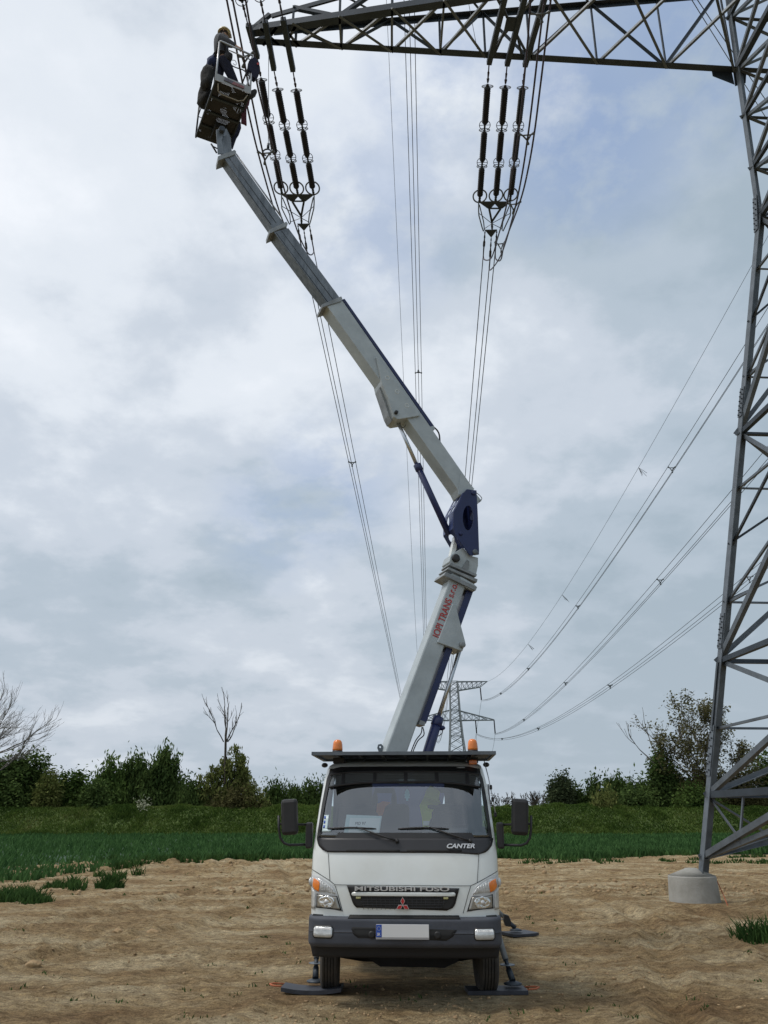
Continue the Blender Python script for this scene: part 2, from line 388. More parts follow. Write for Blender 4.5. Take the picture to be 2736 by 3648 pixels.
RUTS = [([(-2.1, 6), (-1.35, 8.2), (-.98, 9.6)], .17), ([(.15, 6), (.75, 8.), (1.02, 9.5)], .17), ([(2.6, 8), (3.4, 11), (4.6, 15), (5.2, 20), (4.4, 27)], .22), ([(4.3, 8), (5.1, 11), (6.0, 14.5), (6.4, 18), (8.4, 26)], .2), ([(9, 12), (6, 17), (2.5, 23), (1, 30)], .22),
        ([(-7, 9), (-5, 12), (-3.2, 17), (-2.4, 25), (-4, 34)], .22), ([(-9.5, 10), (-7.2, 14), (-5.4, 19), (-4.8, 27)], .2), ([(8, 30), (3, 32), (-3, 31), (-9, 29)], .3), ([(14, 24), (8, 27), (2, 28)], .25)]
def gz(x, y):
    z = .10 * fbm(x, y, 11, 3, .22) + .034 * fbm(x, y, 23, 3, 1.3) + .042 * fbm(x, y + .4 * x, 5, 5, 4.5, .62)
    q = fbm(x, y, 41, 2, 2.6); rough = np.clip(fbm(x, y, 51, 2, .35) * 2 + .35, .1, 1)
    z = z + .16 * rough * np.maximum(q - .14, 0) ** .8 * .6 + .022 * rough * np.abs(vn(x * 20, y * 20, 91)) * 2 + .018 * rough * np.abs(vn(x * 9, y * 9, 92)) * 2
    for p, wd in RUTS: z = z + .055 * (1 + .8 * vn(x * .8, y * .8, 19)) * rut(x, y, p, wd * .85)
    z = z + .022 * fbm(x * .55, y * 1.8, 63, 3, 1.5)
    # heaps by the crop edge and by the footing
    z = z + .16 * np.exp(-((x + 6.5) / 6) ** 2 - ((y - 33) / 3.5) ** 2) * (1 + 2 * np.maximum(fbm(x, y, 33, 3, 1.6), 0))
    z = z + .16 * np.exp(-((x - 9.3) / 1.6) ** 2 - ((y - 19.2) / 1.1) ** 2) * (1 + 2.5 * fbm(x, y, 31, 3, 2.0))
    k = np.zeros_like(x)
    for fx, fy, fr in FLAT: k = np.maximum(k, np.exp(-(((x - fx) ** 2 + (y - fy) ** 2) / fr ** 2) ** 2))
    k = np.maximum(k, np.exp(-((x - .2) / 1.6) ** 4 - ((y - 12.) / 3.2) ** 4) * .8)
    return z * (1 - k)
def gz1(x, y): return float(gz(np.array([float(x)]), np.array([float(y)]))[0])

def ground_mat():
    m = bpy.data.materials.new('churned soil'); m.use_nodes = True; t = m.node_tree; b = t.nodes['Principled BSDF']; b.inputs['Roughness'].default_value = .95; b.inputs['Specular IOR Level'].default_value = .15
    c = t.nodes.new('ShaderNodeTexCoord')
    def nz(s, d, r, st=(1, 1, 1)):
        mp = t.nodes.new('ShaderNodeMapping'); mp.inputs['Scale'].default_value = st; t.links.new(c.outputs['Object'], mp.inputs[0])
        n = t.nodes.new('ShaderNodeTexNoise'); n.inputs['Scale'].default_value = s; n.inputs['Detail'].default_value = d; n.inputs['Roughness'].default_value = r; t.links.new(mp.outputs[0], n.inputs[0]); return n.outputs[0]
    def rp(f, st):
        r = t.nodes.new('ShaderNodeValToRGB'); e = r.color_ramp.elements
        while len(e) < len(st): e.new(.5)
        for x, (p, col) in zip(e, st): x.position = p; x.color = (*col, 1)
        t.links.new(f, r.inputs[0]); return r.outputs[0]
    def mx(f, a, bb, mode='MIX'):
        n = t.nodes.new('ShaderNodeMix'); n.data_type = 'RGBA'; n.blend_type = mode
        for i, x in ((0, f), (6, a), (7, bb)):
            if isinstance(x, (int, float)): n.inputs[i].default_value = x
            elif isinstance(x, tuple): n.inputs[i].default_value = (*x, 1)
            else: t.links.new(x, n.inputs[i])
        return n.outputs[2]
    A = rp(nz(.5, 8, .65, (1, 1.6, 1)), [(.35, (.265, .172, .088)), (.48, (.385, .278, .150)), (.62, (.56, .455, .29))])
    B = rp(nz(6, 6, .7, (1, 2, 1)), [(.34, (.48, .45, .42)), (.5, (.9, .9, .9)), (.68, (1.3, 1.28, 1.22))])
    C = rp(nz(46, 5, .8), [(.36, (.45, .43, .40)), (.48, (.95, .95, .95)), (.62, (1.22, 1.22, 1.2))])
    col = mx(1., mx(1., A, B, 'MULTIPLY'), C, 'MULTIPLY'); t.links.new(col, b.inputs['Base Color'])
    bp = t.nodes.new('ShaderNodeBump'); bp.inputs['Strength'].default_value = 1.; bp.inputs['Distance'].default_value = .05
    ad = t.nodes.new('ShaderNodeMath'); ad.operation = 'ADD'; t.links.new(nz(14, 6, .7, (1, 1.8, 1)), ad.inputs[0]); t.links.new(nz(80, 4, .7), ad.inputs[1]); t.links.new(ad.outputs[0], bp.inputs['Height']); t.links.new(bp.outputs[0], b.inputs['Normal'])
    return m
SOIL = ground_mat()
# fine mesh of the churned working strip: rows and columns widen with distance
ys = 7.2 * (46 / 7.2) ** (np.linspace(0, 1, 620)); tt = np.linspace(-.78, .78, 760)
X = (tt[None, :] * (ys[:, None] + 1.5)); Y = np.repeat(ys[:, None], 760, 1); Z = gz(X, Y)
edgef = np.clip((46 - Y) / 3, 0, 1); Z = Z * edgef
nr, nc = X.shape; idx = np.arange(nr * nc).reshape(nr, nc)
q = np.stack([idx[:-1, :-1], idx[:-1, 1:], idx[1:, 1:], idx[1:, :-1]], -1).reshape(-1, 4)
tag(npmesh('bare_soil', np.stack([X, Y, Z], -1).reshape(-1, 3), q, SOIL, smooth=True), kind='structure')
g = MB(); g.add([(-1500, -400, -.22), (1500, -400, -.22), (1500, 2600, -.22), (-1500, 2600, -.22)], [(0, 1, 2, 3)])
far_soil = mat('far meadow', (.040, .075, .022), .95, 0, 0, .05, col2=(.06, .085, .03))
near = MB(); near.add([(-60, -30, -.12), (60, -30, -.12), (60, 48, -.12), (-60, 48, -.12)], [(0, 1, 2, 3)])
tag(g.build('ground', far_soil), kind='structure'); tag(near.build('soil_apron', SOIL), kind='structure')

# crop edge, measured
EDGE = sorted([tuple(atZ(u, v, 0)[:2]) for u, v in [(-700, 3150), (-200, 3150), (0, 3142), (120, 3138), (260, 3122), (420, 3092), (560, 3078), (760, 3066), (1100, 3060), (1450, 3060), (1800, 3060), (2080, 3058), (2400, 3046), (2736, 3036), (3300, 3030)]])
EX = np.array([e[0] for e in EDGE]); EY = np.array([e[1] for e in EDGE])
def edgeY(x): return np.interp(x, EX, EY)
YB = 92.0                                       # foot of the bank
def bankz(x, y):
    t = np.clip((y - YB) / 6.5, 0, 1); z = 2.95 * t * t * (3 - 2 * t)
    b = np.clip((y - 103) / 6, 0, 1); z = z * (1 - b * b * (3 - 2 * b))
    n = fbm(x, y, 71, 4, .28); return z + (.42 * n + .12 * fbm(x, y, 72, 3, 1.3)) * np.clip(t * 3, 0, 1) * (1 - b)
wx = np.linspace(-75, 75, 260)[None, :]; tv = np.linspace(0, 1, 60)[:, None]
X = np.repeat(wx, 60, 0); Y = edgeY(X) + .3 + (YB + 2 - edgeY(X)) * tv; Z = -.10 + .20 * np.clip(tv * 14, 0, 1) + .05 * fbm(X, Y, 9, 2, .4)
def grid(name, X, Y, Z, m, **k):
    nr, nc = X.shape; idx = np.arange(nr * nc).reshape(nr, nc); q = np.stack([idx[:-1, :-1], idx[:-1, 1:], idx[1:, 1:], idx[1:, :-1]], -1).reshape(-1, 4)
    return npmesh(name, np.stack([X, Y, Z], -1).reshape(-1, 3), q, m, **k)
FIELD = mat('crop floor', (.016, .045, .020), .95, 0, 0, .8, .5, 3, col2=(.030, .070, .030))
tag(grid('field', X, Y, Z, FIELD, smooth=True), kind='structure')
BANK = mat('rough grass bank', (.045, .075, .018), .95, 0, 0, .35, .8, 2, col2=(.10, .14, .036))
bx = np.linspace(-95, 95, 520)[None, :]; by = np.linspace(YB - 1, 112, 110)[:, None]
X = np.repeat(bx, 110, 0); Y = np.repeat(by, 520, 1); Z = bankz(X, Y) - .04
tag(grid('embankment', X, Y, Z, BANK, smooth=True), kind='structure')

def gmat(name, c1, c2, sc, c3=None):
    m = bpy.data.materials.new(name); m.use_nodes = True; t = m.node_tree; b = t.nodes['Principled BSDF']; b.inputs['Roughness'].default_value = .9; b.inputs['Specular IOR Level'].default_value = .08
    gm = t.nodes.new('ShaderNodeNewGeometry'); n = t.nodes.new('ShaderNodeTexNoise'); n.inputs['Scale'].default_value = sc; n.inputs['Detail'].default_value = 4
    c = t.nodes.new('ShaderNodeTexCoord'); t.links.new(c.outputs['Object'], n.inputs[0])
    ad = t.nodes.new('ShaderNodeMath'); ad.operation = 'MULTIPLY_ADD'; ad.inputs[1].default_value = .36; t.links.new(gm.outputs['Random Per Island'], ad.inputs[0])
    sb = t.nodes.new('ShaderNodeMath'); sb.operation = 'SUBTRACT'; sb.inputs[1].default_value = .14; t.links.new(n.outputs[0], sb.inputs[0]); t.links.new(sb.outputs[0], ad.inputs[2])
    r = t.nodes.new('ShaderNodeValToRGB'); e = r.color_ramp.elements; e[0].position = .3; e[0].color = (*c1, 1); e[1].position = .7; e[1].color = (*c2, 1)
    if c3: x = e.new(.93); x.color = (*c3, 1)
    t.links.new(ad.outputs[0], r.inputs[0]); t.links.new(r.outputs[0], b.inputs['Base Color'])
    tr = t.nodes.new('ShaderNodeBsdfTranslucent'); t.links.new(r.outputs[0], tr.inputs[0]); mxs = t.nodes.new('ShaderNodeMixShader'); mxs.inputs[0].default_value = .3
    o = t.nodes['Material Output']; t.links.new(b.outputs[0], mxs.inputs[1]); t.links.new(tr.outputs[0], mxs.inputs[2]); t.links.new(mxs.outputs[0], o.inputs[0]); return m
def blades(name, x, y, z, h, wd, lean, m, parent=None):
    n = len(x); a = RNG.uniform(0, 2 * np.pi, n); dx = np.cos(a) * wd / 2; dy = np.sin(a) * wd / 2
    la = RNG.uniform(0, 2 * np.pi, n); lx = np.cos(la) * h * lean; ly = np.sin(la) * h * lean
    co = np.empty((n, 5, 3)); co[:, 0] = np.stack([x - dx, y - dy, z], -1); co[:, 1] = np.stack([x + dx, y + dy, z], -1)
    co[:, 2] = np.stack([x + dx * .8 + lx * .35, y + dy * .8 + ly * .35, z + h * .6], -1); co[:, 3] = np.stack([x - dx * .8 + lx * .35, y - dy * .8 + ly * .35, z + h * .6], -1)
    co[:, 4] = np.stack([x + lx, y + ly, z + h], -1)
    b = np.arange(n)[:, None] * 5
    tri = np.concatenate([b + np.array([[0, 1, 2]]), b + np.array([[0, 2, 3]]), b + np.array([[3, 2, 4]])], 0)
    return npmesh(name, co.reshape(-1, 3), tri, m, parent)
WHEAT = gmat('young cereal', (.028, .070, .022), (.072, .150, .048), .55)
n1 = 90000; x = RNG.uniform(-40, 46, n1); e = edgeY(x); r_ = RNG.random(n1) ** 2.1; y = e + (YB - e) * r_ + RNG.normal(0, .35, n1) * (r_ < .02)
keep = np.abs(x) < y * .58 + 2; x, y, r_ = x[keep], y[keep], r_[keep]
hh = RNG.uniform(.22, .50, len(x)) * np.interp(y, [24, 36], [.62, 1.]) * (1 + .45 * fbm(x, y, 3, 2, .5)) * np.where(x < -6, 1.05, 1.)
tag(blades('young_wheat', x, y, np.full(len(x), -.02), hh * .95, .025 + .0016 * y, .45, WHEAT), 'dense dark green young cereal crop covering the field beyond the bare soil', 'crop', kind='stuff')
# ragged tufts that spill over the crop edge on the left
TUFT = gmat('loose green blades', (.020, .050, .014), (.060, .115, .032), 1.5)
def tuft_pts(cx, cy, rad, n):
    a = RNG.uniform(0, 2 * np.pi, n); r = rad * RNG.random(n) ** .7; return cx + np.cos(a) * r, cy + np.sin(a) * r
xs_, ys_, hs_ = [], [], []
for i in range(42):
    u = RNG.uniform(-60, 1000); v = np.interp(u, [0, 260, 560, 1000], [3225, 3180, 3110, 3075]) - abs(RNG.normal(0, 38)); v = max(v, 3066)
    p = atZ(u, v, 0); r = RNG.uniform(.12, .42); a, b = tuft_pts(p.x, p.y, r, int(60 * r / .3)); xs_.append(a); ys_.append(b); hs_.append(RNG.uniform(.12, .34, len(a)))
for i in range(70):
    u = RNG.uniform(1800, 2900); p = atZ(u, RNG.uniform(3040, 3080), 0); a, b = tuft_pts(p.x, p.y, .3, 30); xs_.append(a); ys_.append(b); hs_.append(RNG.uniform(.08, .2, len(a)))
for i in range(100):
    u = RNG.uniform(-100, 2836); v = RNG.uniform(3100, 3640); p = atZ(u, v, 0); a, b = tuft_pts(p.x, p.y, RNG.uniform(.04, .16), int(RNG.integers(3, 12))); xs_.append(a); ys_.append(b); hs_.append(RNG.uniform(.02, .06, len(a)))
x = np.concatenate(xs_); y = np.concatenate(ys_); h = np.concatenate(hs_)
tag(blades('stray_grass', x, y, gz(x, y) - .01, h, .006 + .0013 * y, .6, TUFT), 'thin green blades and ragged tufts scattered over the bare soil', 'weeds', kind='stuff')
for (u, v, r, hh_, lab) in [(112, 3218, .48, .36, 'low spreading green tuft on bare soil at the far left of the picture'), (388, 3165, .38, .60, 'tall bushy dark green tuft standing in bare soil in front of the crop edge'),
                       (480, 3100, .38, .38, 'small green tuft on the soil ridge right of the tall bushy tuft'), (572, 3085, .34, .32, 'green tuft nearest the left mirror of the truck, at the crop edge'),
                       (2722, 3345, .50, .55, 'tall green tuft in front of the soil heap beside the concrete footing'), (205, 3158, .42, .32, 'wide ragged tuft along the crop edge between the two left soil tufts')]:
    p = atZ(u, v, 0); a, b = tuft_pts(0, 0, r, 420); d = np.hypot(a, b) / r
    t_ = thing('grass_tuft', lab, 'grass tuft', (p.x, p.y, gz1(p.x, p.y)), group='grass tufts on the bare soil')
    blades('blades', a, b, np.full(len(a), -.03), RNG.uniform(.4, 1, len(a)) * hh_ * (1 - .5 * d * d), .03, .55, TUFT, t_)
# bank grass
BG = gmat('bank grass', (.034, .070, .014), (.105, .160, .034), .22, (.20, .21, .08))
n2 = 170000; x = RNG.uniform(-56, 58, n2); y = YB - .5 + 11 * RNG.random(n2) ** 1.1
clump = fbm(x, y, 81, 3, .55); hh = np.clip(.12 + .75 * np.maximum(clump - .05, 0) + RNG.uniform(0, .12, n2), .05, 1.)
tag(blades('bank_grass', x, y, bankz(x, y) - .05, hh, .10, .8, BG), 'rough tussocky green grass covering the embankment', 'grass', kind='stuff')

# clods
CL = mat('soil clod', (.24, .155, .08), .95, 0, 0, 4., .5, 20, col2=(.40, .29, .16))
ico = bmesh.new(); bmesh.ops.create_icosphere(ico, subdivisions=1, radius=1); iv_ = np.array([v.co[:] for v in ico.verts]); if_ = np.array([[v.index for v in f.verts] for f in ico.faces]); ico.free()
ico = bmesh.new(); bmesh.ops.create_icosphere(ico, subdivisions=3, radius=1); jv_ = np.array([v.co[:] for v in ico.verts]); jf_ = np.array([[v.index for v in f.verts] for f in ico.faces]); ico.free()
def clods(n, fx, s0, s1):
    P = []; S = []
    while len(P) < n:
        u = random.uniform(-200, 2936); v = random.uniform(*fx); p = atZ(u, v, 0)
        if fbm(np.array([p.x]), np.array([p.y]), 51, 2, .35)[0] * 2 + .35 > random.random() * .9: P.append((p.x, p.y)); S.append(random.uniform(s0, s1) * random.random() ** 1.5 + s0 * .6)
    P = np.array(P); S = np.array(S); z = gz(P[:, 0], P[:, 1])
    co = iv_[None] * (1 + RNG.uniform(-.35, .35, (n, len(iv_), 1))) * (S[:, None, None] * RNG.uniform(.6, 1.3, (n, 1, 3))) * np.array([1, 1, .6])
    co = co + np.stack([P[:, 0], P[:, 1], z + S * .15], -1)[:, None, :]
    return co.reshape(-1, 3), (if_[None] + (np.arange(n) * len(iv_))[:, None, None]).reshape(-1, 3)
c1, f1 = clods(3600, (3085, 3660), .007, .026); c2, f2 = clods(1300, (3066, 3190), .03, .10)
tag(npmesh('soil_clods', np.concatenate([c1, c2]), np.concatenate([f1, f2 + len(c1)]), CL), 'loose lumps of dry brown soil scattered over the bare ground', 'soil clods', kind='stuff')
for (u, v, s, lab) in [(118, 3440, .075, 'brown soil lump lying alone near the left edge of the bare ground'), (545, 3318, .08, 'largest brown soil lump, left of the truck on open ground'), (420, 3322, .06, 'flat broken soil lump left of the largest lump')]:
    p = atZ(u, v, 0); n_ = len(jv_); co = jv_ * (1 + .75 * fbm(jv_[:, 0] * 1.3 + jv_[:, 2] * 2 + u, jv_[:, 1] * 1.5 - jv_[:, 2], 7, 3, 1.6, .5)[:, None] + RNG.uniform(-.05, .05, (n_, 1))) * s * np.array([1.3, .9, .75])
    o = npmesh('soil_clod', co, jf_, CL); o.location = (p.x, p.y, gz1(p.x, p.y) + s * .15); tag(o, lab, 'soil clod', 'single soil lumps')

# ================================================================== TREES
BARK = mat('bark', (.055, .045, .035), .9, 0, .35, 3.)
BARKL = mat('pale bark', (.14, .125, .105), .9, 0, .3, 3.)
LEAFD = gmat('dark willow leaf', (.038, .066, .020), (.115, .170, .050), .22)
LEAFM = gmat('mid green leaf', (.042, .080, .020), (.135, .20, .052), .22)
LEAFY = gmat('yellow green leaf', (.075, .10, .025), (.21, .225, .075), .22)
LEAFB = gmat('brownish young leaf', (.055, .055, .022), (.145, .135, .055), .22)
LEAFG = gmat('grey green leaf', (.035, .052, .026), (.10, .125, .06), .22)
BLOS = gmat('pale blossom', (.30, .32, .22), (.55, .55, .42), .5)
def segmesh(name, segs, m, parent, n=5):
    P = np.array([s[0] for s in segs]); Q = np.array([s[1] for s in segs]); r0 = np.array([s[2] for s in segs]); r1 = np.array([s[3] for s in segs])
    d = Q - P; d /= np.linalg.norm(d, axis=1, keepdims=True) + 1e-9
    a = np.where(np.abs(d[:, 2:3]) < .9, np.array([[0, 0, 1.]]), np.array([[1., 0, 0]])); x = np.cross(d, a); x /= np.linalg.norm(x, axis=1, keepdims=True); y = np.cross(d, x)
    an = np.arange(n) * 2 * np.pi / n; cs, sn = np.cos(an), np.sin(an)
    ra = P[:, None] + (x[:, None] * cs[None, :, None] + y[:, None] * sn[None, :, None]) * r0[:, None, None]
    rb = Q[:, None] + (x[:, None] * cs[None, :, None] + y[:, None] * sn[None, :, None]) * r1[:, None, None]
    co = np.concatenate([ra, rb], 1).reshape(-1, 3); k = np.arange(n); f = np.stack([k, (k + 1) % n, (k + 1) % n + n, k + n], -1)
    return npmesh(name, co, (f[None] + (np.arange(len(segs)) * 2 * n)[:, None, None]).reshape(-1, 4), m, parent, smooth=True)
def leafmesh(name, C, size, m, parent, elong=1.6, droop=0., up=0.):
    n = len(C); a = RNG.normal(size=(n, 3)); a[:, 2] = a[:, 2] * (.6 + 2.5 * (droop + up)); a /= np.linalg.norm(a, axis=1, keepdims=True)
    if up: a[:, 2] = np.abs(a[:, 2])
    b = np.cross(a, RNG.normal(size=(n, 3))); b /= np.linalg.norm(b, axis=1, keepdims=True)
    s = size * RNG.uniform(.6, 1.35, (n, 1)); u = a * s * elong * .5; w_ = b * s * .5
    co = np.stack([C - u, C + w_ * .8 - u * .1, C + u, C - w_ * .8 - u * .1], 1).reshape(-1, 3)
    return npmesh(name, co, (np.arange(n * 4)).reshape(-1, 4), m, parent)
def grow(segs, tips, p, d, ln, r, lev, spread=.55, up=.15, kids=(2, 4), nseg=4, wig=.16, shrink=.68, minr=.012):
    p = np.array(p, float); d = np.array(d, float); pts = [p]
    for i in range(nseg):
        d = d + RNG.normal(size=3) * wig + np.array([0, 0, up]); d /= np.linalg.norm(d); q = p + d * ln / nseg
        ra = r * (1 - .5 * i / nseg); rb = r * (1 - .5 * (i + 1) / nseg); segs.append((p, q, max(ra, minr), max(rb, minr))); p = q; pts.append(p)
    if lev <= 0: tips.extend(pts[1:]); return
    k = RNG.integers(*kids)
    for j in range(k + 1):
        at = pts[-1] if j == 0 else pts[RNG.integers(max(1, nseg // 3), nseg + 1)]
        ax = RNG.normal(size=3); ax -= d * ax.dot(d); ax /= np.linalg.norm(ax) + 1e-9; s = spread * RNG.uniform(.6, 1.3) * (.45 if j == 0 else 1)
        nd = d * math.cos(s) + ax * math.sin(s); grow(segs, tips, at, nd, ln * shrink * RNG.uniform(.8, 1.15), r * (.62 if j == 0 else .5), lev - 1, spread, up, kids, nseg, wig, shrink, minr)
TREES_G = 'trees and bushes along the far embankment'
def leafy(name, label, cat, uc, ub0, ub1, vtop, Y, leaf, n=5200, size=.36, lobes=None, trunk=True, droop=0., up=0., base=0., elong=1.7, sub=1., bark=BARK, group=TREES_G, deep=.55, clump=.16):
    """a tree or bush whose crown fills ub0..ub1 in width and reaches vtop; lobes (du, dv, ru, rv) in fractions"""
    x0 = atY(ub0, vtop, Y).x; x1 = atY(ub1, vtop, Y).x; zt = atY(uc, vtop, Y).z; xc = atY(uc, vtop, Y).x; W = x1 - x0; Ht = zt - base
    t = thing(name, label, cat, (xc, Y, base), group=group)
    lobes = lobes or [(.5, .5, .5, .5)]
    C = []; segs = []
    wt = np.array([a[2] * a[3] for a in lobes]); cnt = (wt / wt.sum() * n).astype(int)
    for (lu, lv, ru, rv), k in zip(lobes, cnt):
        c = np.array([x0 + lu * W - xc, 0, lv * Ht]); rad = np.array([ru * W * 1.12, max(ru * W * deep, .8), rv * Ht * 1.08])
        k = int(k * 3.0); nc_ = max(12, k // 55); s = RNG.normal(size=(nc_, 3)); s /= np.linalg.norm(s, axis=1, keepdims=True); s *= RNG.random((nc_, 1)) ** .42
        cc = c + s * rad; cc[:, 2] = np.maximum(cc[:, 2], .3)
        ci = RNG.integers(0, nc_, k); sp = RNG.normal(size=(k, 3)) * np.clip(rad * clump, .28, .42) * (1 + .6 * RNG.random((k, 1)))
        if up: sp[:, 2] = sp[:, 2] * 1.5; sp[:, :2] *= .75
        if droop: sp[:, 2] = -np.abs(sp[:, 2]) * 2.0; sp[:, :2] *= .6
        L_ = cc[ci] + sp; C.append(L_)
        if trunk:
            for q in cc[::max(1, nc_ // 14)]:
                st = np.array([RNG.normal() * .15, 0, min(q[2] * .35, Ht * .4)]); mid_ = (st + q) / 2 + np.array([0, 0, .12 * abs(q[0])]); r = .05 + .012 * Ht
                segs += [(st, mid_, r * .6, r * .35), (mid_, q, r * .35, .015)]
    if trunk:
        r = .05 + .014 * Ht; segs += [(np.array([0., 0, -.2]), np.array([.1, 0, Ht * .3]), r, r * .8), (np.array([.1, 0, Ht * .3]), np.array([0, 0, Ht * .78]), r * .8, r * .25)]
        segmesh('trunk', segs, bark, t)
    C = np.concatenate(C); leafmesh('crown', C, size * .74, leaf, t, elong, droop, up); return t
def lob(*a): return list(a)
# --- left side
t = thing('bare_tree', 'large leafless tree with fine pale twigs at the left edge of the picture', 'tree', (atY(-140, 2600, 88).x, 88, 0), group=TREES_G)
segs, tips = [], []; TO = np.array([0, 0, -.3]); segs.append((TO, np.array([.5, 0, 5.0]), .42, .34))
for (dx, dz, ln) in [(1.0, .62, 5.6), (.8, 1.0, 5.6), (.45, 1.25, 6.0), (.1, 1.3, 6.2), (-.4, 1.1, 5.5), (.95, .38, 4.6), (.65, .8, 6.2), (-.8, .7, 5)]:
    grow(segs, tips, (.5, RNG.normal() * .3, 4.4 + RNG.random() * 1.5), (dx, RNG.normal() * .3, dz), ln * .90, .12, 4, .42, .06, (2, 5), 4, .13, .62, .010)
segmesh('trunk', segs, BARKL, t, 4)
leafy('willow_tree', 'tall dark rounded willow crown behind the bare tree, cut by the left edge', 'tree', -10, -160, 130, 2665, 100, LEAFD, 5000, .38, lob((.3, .6, .36, .38), (.7, .42, .36, .4), (.5, .25, .5, .28)))
leafy('willow_tree', 'dense dark green domed tree left of the pale bushy one, by the left edge', 'tree', 110, 10, 190, 2692, 101, LEAFD, 6500, .36, lob((.3, .55, .33, .42), (.68, .58, .34, .40), (.5, .3, .5, .32)))
leafy('shrub', 'small mid green bush with a pale outline between the two domed dark trees', 'bush', 168, 140, 225, 2755, 99, LEAFY, 1600, .30, lob((.5, .5, .45, .48)))
leafy('willow_tree', 'mid green round bush standing left of the spiky thicket', 'tree', 262, 190, 330, 2755, 101, LEAFM, 5200, .34, lob((.35, .5, .36, .46), (.7, .5, .32, .48), (.5, .25, .5, .3)))
leafy('shrub', 'dark bush filling the dip between the round bush and the spiky thicket', 'bush', 345, 295, 400, 2790, 99, LEAFD, 2600, .32, lob((.5, .45, .5, .5)))
leafy('shrub', 'upright spiky green bush at the left end of the thicket', 'bush', 400, 335, 470, 2725, 102, LEAFM, 4200, .32, lob((.45, .5, .42, .46), (.6, .35, .45, .4)), up=1., elong=2.4)
leafy('shrub', 'broad spiky green bush in the middle of the thicket', 'bush', 480, 420, 560, 2715, 103, LEAFD, 5200, .34, lob((.5, .5, .46, .48), (.35, .3, .4, .35)), up=1., elong=2.4)
leafy('shrub', 'tallest spiky bush, at the right of the thicket before the dead-topped tree', 'bush', 585, 510, 665, 2690, 102, LEAFD, 6800, .34, lob((.55, .56, .30, .42), (.4, .4, .42, .42), (.75, .3, .3, .4)), up=1., elong=2.4)
leafy('shrub', 'small bush of white blossom at the top of the bank below the thicket', 'bush', 510, 482, 540, 2856, 97.5, BLOS, 70, .20, lob((.5, .55, .5, .45)), trunk=False, base=2.6)
leafy('shrub', 'dark low bush at the foot of the thicket, left of the dead-topped tree', 'bush', 690, 640, 745, 2795, 101, LEAFD, 3400, .32, lob((.5, .45, .5, .5)), up=1., elong=2.)
t = leafy('dead_topped_tree', 'tree with bare dead branches rising out of a drooping green crown', 'tree', 812, 712, 915, 2620, 101, LEAFY, 3600, .30,
      lob((.62, .64, .27, .30), (.25, .48, .22, .22), (.78, .42, .20, .28), (.45, .3, .42, .22), (.9, .25, .1, .2)), droop=1., elong=2.2, bark=BARK)
segs, tips = [], []; Ht = atY(812, 2620, 101).z; segs.append((np.array([.1, -.4, Ht * .5]), np.array([-.2, -.4, Ht * 1.02]), .17, .13))
for (dx, dz, ln) in [(-.5, 1.1, 3.0), (-.12, 1.2, 3.3), (.15, 1.25, 3.3), (.38, 1.1, 2.6), (.7, .8, 1.7)]:
    grow(segs, tips, (-.2 + dx * .4, -.4, Ht * (.99 if abs(dx) < .3 else .93)), (dx, RNG.normal() * .2, dz), ln * 1.15, .085, 2, .38, .10, (2, 4), 4, .13, .55, .016)
segmesh('dead_branch', segs, BARK, t, 4)
leafy('shrub', 'brownish green undergrowth around the foot of the dead-topped tree', 'bush', 860, 760, 940, 2805, 99.5, LEAFB, 2800, .30, lob((.5, .45, .5, .5)))
leafy('shrub', 'yellow green bush just right of the dead-topped tree', 'bush', 915, 880, 950, 2815, 99, LEAFY, 1200, .28, lob((.5, .5, .5, .5)), up=1.)
for i, (u, v) in enumerate([(955, 2818), (985, 2805), (1018, 2815), (1048, 2808), (1080, 2812), (1112, 2806), (1145, 2812)]):
    leafy('young_poplar', ['first', 'second', 'third', 'fourth', 'fifth', 'sixth', 'seventh'][i] + ' young poplar from the left in the sparse row behind the left mirror', 'tree', u, u - 22, u + 22, v, 112, LEAFD, 900, .30, lob((.5, .55, .4, .45)), up=1., elong=2.2, group='sparse row of young poplars behind the left mirror')
# --- right side
for i, (u, a, b, v) in enumerate([(1782, 1752, 1815, 2828), (1880, 1850, 1905, 2826), (1920, 1900, 1948, 2822)]):
    t = thing('bare_tree', ['faint twiggy tree next to the right mirror, farthest left of three', 'faint twiggy tree in the middle of three right of the mirror', 'faint twiggy tree touching the round bush right of the mirror'][i], 'tree', (atY(u, v, 150).x, 150, 0), group=TREES_G)
    segs, tips = [], []; zt = atY(u, v, 150).z; segs.append((np.array([0, 0, 0.]), np.array([0, 0, zt * .45]), .2, .15))
    for k in range(6): grow(segs, tips, (0, 0, zt * .42), (RNG.normal() * .7, RNG.normal() * .3, .9), zt * .33, .09, 3, .5, .05, (2, 4), 3, .15, .6, .03)
    segmesh('trunk', segs, BARK, t, 4)
leafy('willow_tree', 'round green tree standing alone just right of the right mirror', 'tree', 1990, 1945, 2045, 2772, 103, LEAFG, 5200, .32, lob((.5, .52, .42, .46), (.6, .3, .4, .35)))
leafy('willow_tree', 'darker smaller tree leaning against the right side of the round green tree', 'tree', 2045, 2010, 2080, 2790, 104, LEAFD, 3000, .32, lob((.45, .5, .4, .46), (.6, .35, .4, .35)))
leafy('shrub', 'dark bush at the left end of the right-hand hedge', 'bush', 2115, 2078, 2160, 2798, 104, LEAFD, 3000, .32, lob((.5, .5, .46, .46)), up=1.)
leafy('shrub', 'pale green young growth in front of the right-hand hedge', 'bush', 2150, 2105, 2200, 2822, 99, LEAFY, 1800, .28, lob((.5, .45, .5, .45)), up=1.)
